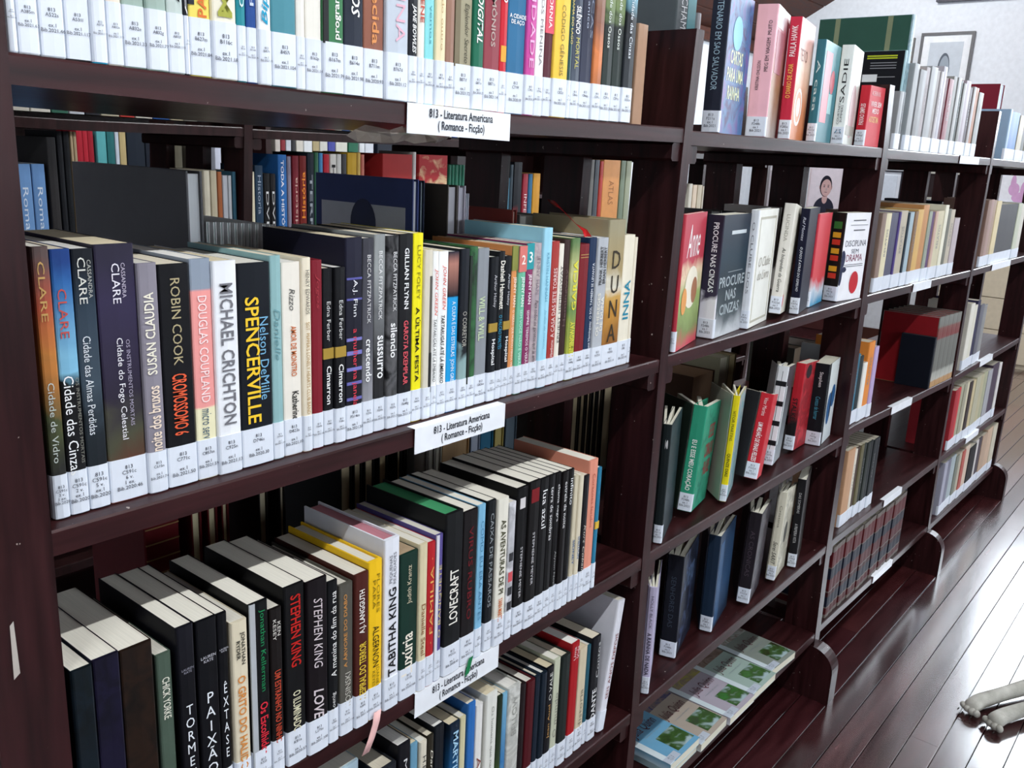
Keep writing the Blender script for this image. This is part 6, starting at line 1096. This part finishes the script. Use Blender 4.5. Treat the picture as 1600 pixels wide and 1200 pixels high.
# past the 300 books that show largest, the rest become one joined object
bpy.context.view_layer.update()
inv = co.matrix_world.inverted(); Fp = 1399.785
def shown(root, wt):
    cv = next(c for c in root.children if c.name.startswith('cover')); us = []; vs = []
    for v in cv.data.vertices:
        q = inv @ (root.matrix_world @ v.co)
        if q.z > -.05: return 0
        us.append(800-Fp*q.x/q.z); vs.append(600+Fp*q.y/q.z)
    a, b = max(0,min(us)), min(1600,max(us)); c, d = max(0,min(vs)), min(1200,max(vs))
    return max(0,b-a)*max(0,d-c)*wt
allb = [o for o in C.objects if o.type == 'EMPTY' and o.get('category') == 'book']
def weight(o):
    g = o.get('group','')
    if g.startswith('books on the near bay') or g.startswith('face-out') or g.startswith('paperbacks'): return 100
    if g == 'books on the distant bookcases': return .30
    if g == 'upper spines across the far aisle': return .02
    if 'back row' in g: return .9 if o['label'].startswith(('huge','navy','slim navy','brown grey','pale lilac','wine','tall grey','dark red set')) else .22
    return .8
rank = sorted(allb, key=lambda o: -shown(o, weight(o)))
keep, drop_ = rank[:300], rank[300:]
jm = MB(); mats_ = []; mi_ = {}
for r in drop_:
    stack = list(r.children)
    for c in stack:
        stack += list(c.children)
        if c.type == 'MESH':
            mw = c.matrix_world; base = len(jm.v)
            jm.v += [tuple(mw @ v.co) for v in c.data.vertices]
            for p_ in c.data.polygons:
                m_ = c.material_slots[p_.material_index].material
                if m_.name not in mi_: mi_[m_.name] = len(mats_); mats_.append(m_)
                jm.f.append(tuple(i+base for i in p_.vertices)); jm.m.append(mi_[m_.name])
    for c in stack: bpy.data.objects.remove(c)
    bpy.data.objects.remove(r)
tag(jm.build('background_books', mats_), 'many small dim books behind the front rows and on the bookcases beyond', 'books', None, 'stuff')

# ------------------------------------------------------------ things on the end wall
def frame(label, ya, yb, za, zb, border, mount, pic, bw=.018, mw=.05, x=END_X, cat='picture'):
    """framed picture on the end wall; ya > yb because +y is to the left"""
    r = empty('framed_picture', W(x, (ya+yb)/2, za)); tag(r, label, cat)
    h = (zb-za)*S; w = abs(ya-yb)*S/2
    mb = MB()
    mb.box((-.03,-w,0),(-.002,-w+bw,h)); mb.box((-.03,w-bw,0),(-.002,w,h)); mb.box((-.03,-w+bw,0),(-.002,w-bw,bw)); mb.box((-.03,-w+bw,h-bw),(-.002,w-bw,h)); mb.build('frame', mat(border,.4), r)
    box_obj('mount', (-.014,-w+bw,bw), (-.006,w-bw,h-bw), mat(mount,.6), r)
    if pic: box_obj('photograph', (-.018,-w+bw+mw,bw+mw), (-.013,w-bw-mw,h-bw-mw), mat(pic,.5), r)
    return r, w, h
def disc(name, r, x, cy, cz, ry, rz_, col, n=24):
    return mesh_obj(name, [(x, cy-ry*math.cos(2*math.pi*i/n), cz+rz_*math.sin(2*math.pi*i/n)) for i in range(n)], [tuple(range(n))], mat(col,.6), r)
def portrait(r, w, h, skin, hair, coat, bald=False, x=-.0185):
    c = h*.56
    disc('printed_figure', r, x, 0, h*.12, w*.62, h*.24, coat)
    disc('printed_figure', r, x-.0004, 0, h*.33, w*.16, h*.10, skin)
    disc('printed_figure', r, x-.0008, 0, c+.012*h, w*.36, h*.205, hair)
    disc('printed_figure', r, x-.0012, -w*.03, c-.02*h, w*.31, h*(.2 if bald else .165), skin)
    for s in (-1,1):
        disc('printed_figure', r, x-.0016, s*w*.12-w*.03, c+.0*h, w*.045, h*.012, '4a4450')
        disc('printed_figure', r, x-.0016, s*w*.12-w*.03, c+.03*h, w*.06, h*.006, hair)
        disc('printed_figure', r, x-.0006, s*w*.34, c-.01*h, w*.05, h*.04, skin)
    disc('printed_figure', r, x-.0016, -w*.05, c-.05*h, w*.035, h*.03, 'b0a0a0')
    disc('printed_figure', r, x-.0016, -w*.03, c-.105*h, w*.09, h*.009, '8a6a70')
r, w, h = frame('grey framed photograph of an older person with a bare forehead, on the white end wall', 1.585, 1.205, .42, .985, '6a6a6c', 'eceff2', 'c4ccd4', .02, .055)
portrait(r, w*.62, h*.95, '98a2ac', '5c646e', '5c666e', True)
for s in (.1,.16,.22): box_obj('printed_figure', (-.0212,-w*.34,h*s), (-.0190,w*.34,h*(s+.02)), mat('9aa4aa',.6), r)
frame('narrow grey framed picture at the left of the portrait on the end wall', 1.80, 1.63, .42, .955, '74726e', 'dcdcd8', 'b8bcc0', .016, .02)
r, w, h = frame('unframed colour portrait of a dark haired person on a pale sheet on the end wall', 2.33, 2.03, -.44, -.015, 'd8d0d0', 'd8ccd2', 'dcd2d8', .004, .01)
portrait(r, w*.95, h, 'c8a4a0', '1c1a26', '2a2a3a')
for zz in (.04,.10): box_obj('wall_rail', W(END_X-.02,1.95,zz), W(END_X,2.40,zz+.014), mat('7a4438',.5), None) if False else None
r = empty('wall_shelf', W(END_X-.02,2.17,.03)); tag(r, 'pair of thin red brown rails on the end wall above the colour portrait', 'rail')
for zz in (0,.085): box_obj('rail', (-.03,-.17,zz), (.02,.2,zz+.016), mat('6e3a30',.5), r)
r = empty('wall_panel', W(END_X-.06,2.2,-.85)); tag(r, 'dark red wooden cabinet under the colour portrait by the end wall', 'cabinet')
box_obj('carcass', (-.3,-.35,-.57*S), (.05,.30,.40*S), mat('3a1a1c',.5), r)
for s in (-1,1): box_obj('door', (-.312,-.02 + (0 if s>0 else -.325),-.5*S), (-.3,-.02+(.315 if s>0 else -.01),.37*S), mat('42201f',.45), r)
for s in (-1,1): box_obj('handle', (-.325,-.03+s*.03,-.1), (-.312,-.02+s*.03,.02), mat('9a8a6a',.3), r)
frame('brown framed print with a white mount, leftmost on the end wall', 2.80, 2.46, -.48, -.03, '3c3638', 'd8d2d4', 'b4acb0', .014, .05)
frame('small brown framed print above the leftmost one on the end wall', 2.78, 2.47, .01, .14, '4a3c3c', 'd4d0d0', None, .014, .0)
frame('white mounted picture seen through the third bay, left one', 1.80, 1.57, -.34, -.045, '2c2c34', 'dfe4ec', 'ccd4de', .012, .03)
frame('pale framed brown panel seen through the third bay, right one', 1.39, 1.10, -.25, -.04, 'b4b2a8', '2a2022', None, .016, 0)
r, w, h = frame('white poster with a pink rabbit ears shape on the end wall', .89, .50, -.235, .03, 'c8ccd4', 'e8eaf0', None, .003, 0, cat='poster')
for (cy,cz,ry,rz_) in [(.02,.035,.13,.05),(.01,.10,.05,.075),(-.075,.10,.05,.05),(.05,.16,.028,.07),(-.085,.15,.024,.06)]: disc('printed_shape', r, -.0145-.0004*abs(cy*10), -cy*0+cy*-1, cz, ry*.8, rz_, 'd0a4cc')
r = empty('notice_board', W(END_X-.03,.9,1.2)); tag(r, 'wide dark grey framed board high on the end wall', 'board')
box_obj('board', (-.01,-.7,.03), (.03,.62,.55), mat('3a3c44',.5), r)
mb = MB(); mb.box((-.03,-.73,0),(.03,.65,.035)); mb.box((-.03,-.73,.55),(.03,.65,.585)); mb.box((-.03,-.73,.035),(.03,-.70,.55)); mb.box((-.03,.62,.035),(.03,.65,.55)); mb.build('frame', mat('4a4a52',.4), r)
# low cream cabinet by the end wall
r = empty('low_cabinet', W(7.43,0,-FZ)); tag(r, 'low cream cabinet with horizontal drawers under the rabbit poster', 'cabinet')
box_obj('carcass', (.02,.18,.0), (.30,1.28,.80), mat('c8bca4',.5), r)
for q in range(3):
    dr_ = box_obj('drawer', (0,.19,.04+q*.25), (.02,1.27,.283+q*.25), mat('d2c6ae',.45), r); box_obj('knob', (-.02,1.06,.15+q*.25), (0,1.09,.18+q*.25), mat('a09078',.4), dr_)

# ------------------------------------------------------------ the dog lying on the floor, forelegs reaching in from the right
def skin_obj(name, pts, edges, m, parent=None, sub=2):
    me = bpy.data.meshes.new(name); me.from_pydata([tuple(q[0]) for q in pts], edges, []); me.materials.append(m)
    o = bpy.data.objects.new(name, me); C.objects.link(o)
    sk = o.modifiers.new('skin', 'SKIN'); sk.use_smooth_shade = True
    for i, q in enumerate(pts): me.skin_vertices[0].data[i].radius = (q[1]*.88, (q[2] if len(q) > 2 else q[1])*.88)
    me.skin_vertices[0].data[0].use_root = True
    ss = o.modifiers.new('subdivision', 'SUBSURF'); ss.levels = sub; ss.render_levels = sub
    if parent: o.parent = parent
    return o
fur = bpy.data.materials.new('short_fur'); fur.use_nodes = True; N = fur.node_tree.nodes; L = fur.node_tree.links; b = N['Principled BSDF']
tc = N.new('ShaderNodeTexCoord'); nz = N.new('ShaderNodeTexNoise'); nz.inputs['Scale'].default_value = 14; nz.inputs['Detail'].default_value = 8; L.new(tc.outputs['Object'], nz.inputs['Vector'])
cr = N.new('ShaderNodeValToRGB'); cr.color_ramp.elements[0].position = .35; cr.color_ramp.elements[0].color = lin('9a988e'); cr.color_ramp.elements[1].position = .7; cr.color_ramp.elements[1].color = lin('cfcdc4'); L.new(nz.outputs['Fac'], cr.inputs[0]); L.new(cr.outputs[0], b.inputs['Base Color']); b.inputs['Roughness'].default_value = .9
n2 = N.new('ShaderNodeTexNoise'); n2.inputs['Scale'].default_value = 260; L.new(tc.outputs['Object'], n2.inputs['Vector'])
bp = N.new('ShaderNodeBump'); bp.inputs['Strength'].default_value = .5; bp.inputs['Distance'].default_value = .002; L.new(n2.outputs['Fac'], bp.inputs['Height']); L.new(bp.outputs[0], b.inputs['Normal'])
dog = empty('dog', W(3.05,-.72,-FZ)); tag(dog, 'pale grey short-haired dog lying on the floor, forelegs stretched into view at the right', 'dog')
D = lambda x,y,z: (W(x,y,-FZ)-W(3.05,-.72,-FZ))+Vector((0,0,z))
pts = [(D(3.10,-.72,.13),.13,.11),(D(3.30,-.84,.13),.12,.10),(D(3.52,-.97,.12),.115,.10),(D(2.95,-.64,.14),.10,.09),      # 0 chest 1 belly 2 hips 3 shoulders
       (D(2.86,-.60,.20),.062),(D(2.80,-.60,.27),.055),(D(2.75,-.62,.30),.062,.058),(D(2.68,-.635,.285),.038,.034),(D(2.62,-.645,.275),.028,.024), # neck, head, muzzle
       (D(2.86,-.555,.075),.045),(D(2.72,-.470,.036),.028),(D(2.60,-.402,.028),.0235),(D(2.52,-.362,.027),.025),(D(2.475,-.350,.024),.029,.022), # left foreleg
       (D(2.84,-.66,.07),.045),(D(2.70,-.545,.036),.028),(D(2.58,-.470,.028),.0235),(D(2.49,-.424,.027),.025),(D(2.445,-.410,.024),.029,.022), # right foreleg
       (D(3.50,-.86,.10),.07),(D(3.34,-.74,.06),.045),(D(3.46,-.70,.035),.025),(D(3.36,-.66,.028),.024),                       # hind leg folded
       (D(3.68,-1.06,.08),.028),(D(3.85,-1.06,.03),.017),(D(3.98,-1.0,.02),.011)]
ed = [(0,1),(1,2),(0,3),(3,4),(4,5),(5,6),(6,7),(7,8),(3,9),(9,10),(10,11),(11,12),(12,13),(3,14),(14,15),(15,16),(16,17),(17,18),(2,19),(19,20),(20,21),(21,22),(2,23),(23,24),(24,25)]
skin_obj('body', pts, ed, fur, dog)
for (px,py) in ((2.475,-.350),(2.445,-.410)):      # four toes on each forepaw, with dark claws
    for t in range(4):
        off = (t-1.5)*.0135; pass
        cx, cy = px+off*.50, py+off*.86
        a = D(cx+.012,cy-.006,.017); b2 = a+Vector((-.022+abs(t-1.5)*.005,.011,-.004))
        skin_obj('toe', [(a,.0135),(a+(b2-a)*.6+Vector((0,0,.002)),.0135),(b2,.0115)], [(0,1),(1,2)], fur, dog, 1)
        skin_obj('claw', [(b2+Vector((-.006,.003,-.002)),.0028),(b2+Vector((-.013,.006,-.007)),.0014)], [(0,1)], mat('2a2624',.4), dog, 1)
for s in (-1,1):
    e0 = D(2.775,-.62+s*.045,.335)
    skin_obj('ear', [(e0,.016,.008),(e0+Vector((.02,s*.03,-.02)),.022,.007),(e0+Vector((.03,s*.04,-.065)),.012,.005)], [(0,1),(1,2)], fur, dog, 1)
    q = D(2.715,-.63+s*.028,.318); skin_obj('eye', [(q,.007),(q+Vector((-.003,0,0)),.006)], [(0,1)], mat('1a1412',.2), dog, 1)
q = D(2.60,-.648,.283); skin_obj('nose', [(q,.012),(q+Vector((-.006,0,0)),.010)], [(0,1)], mat('1c1a1a',.3), dog, 1)
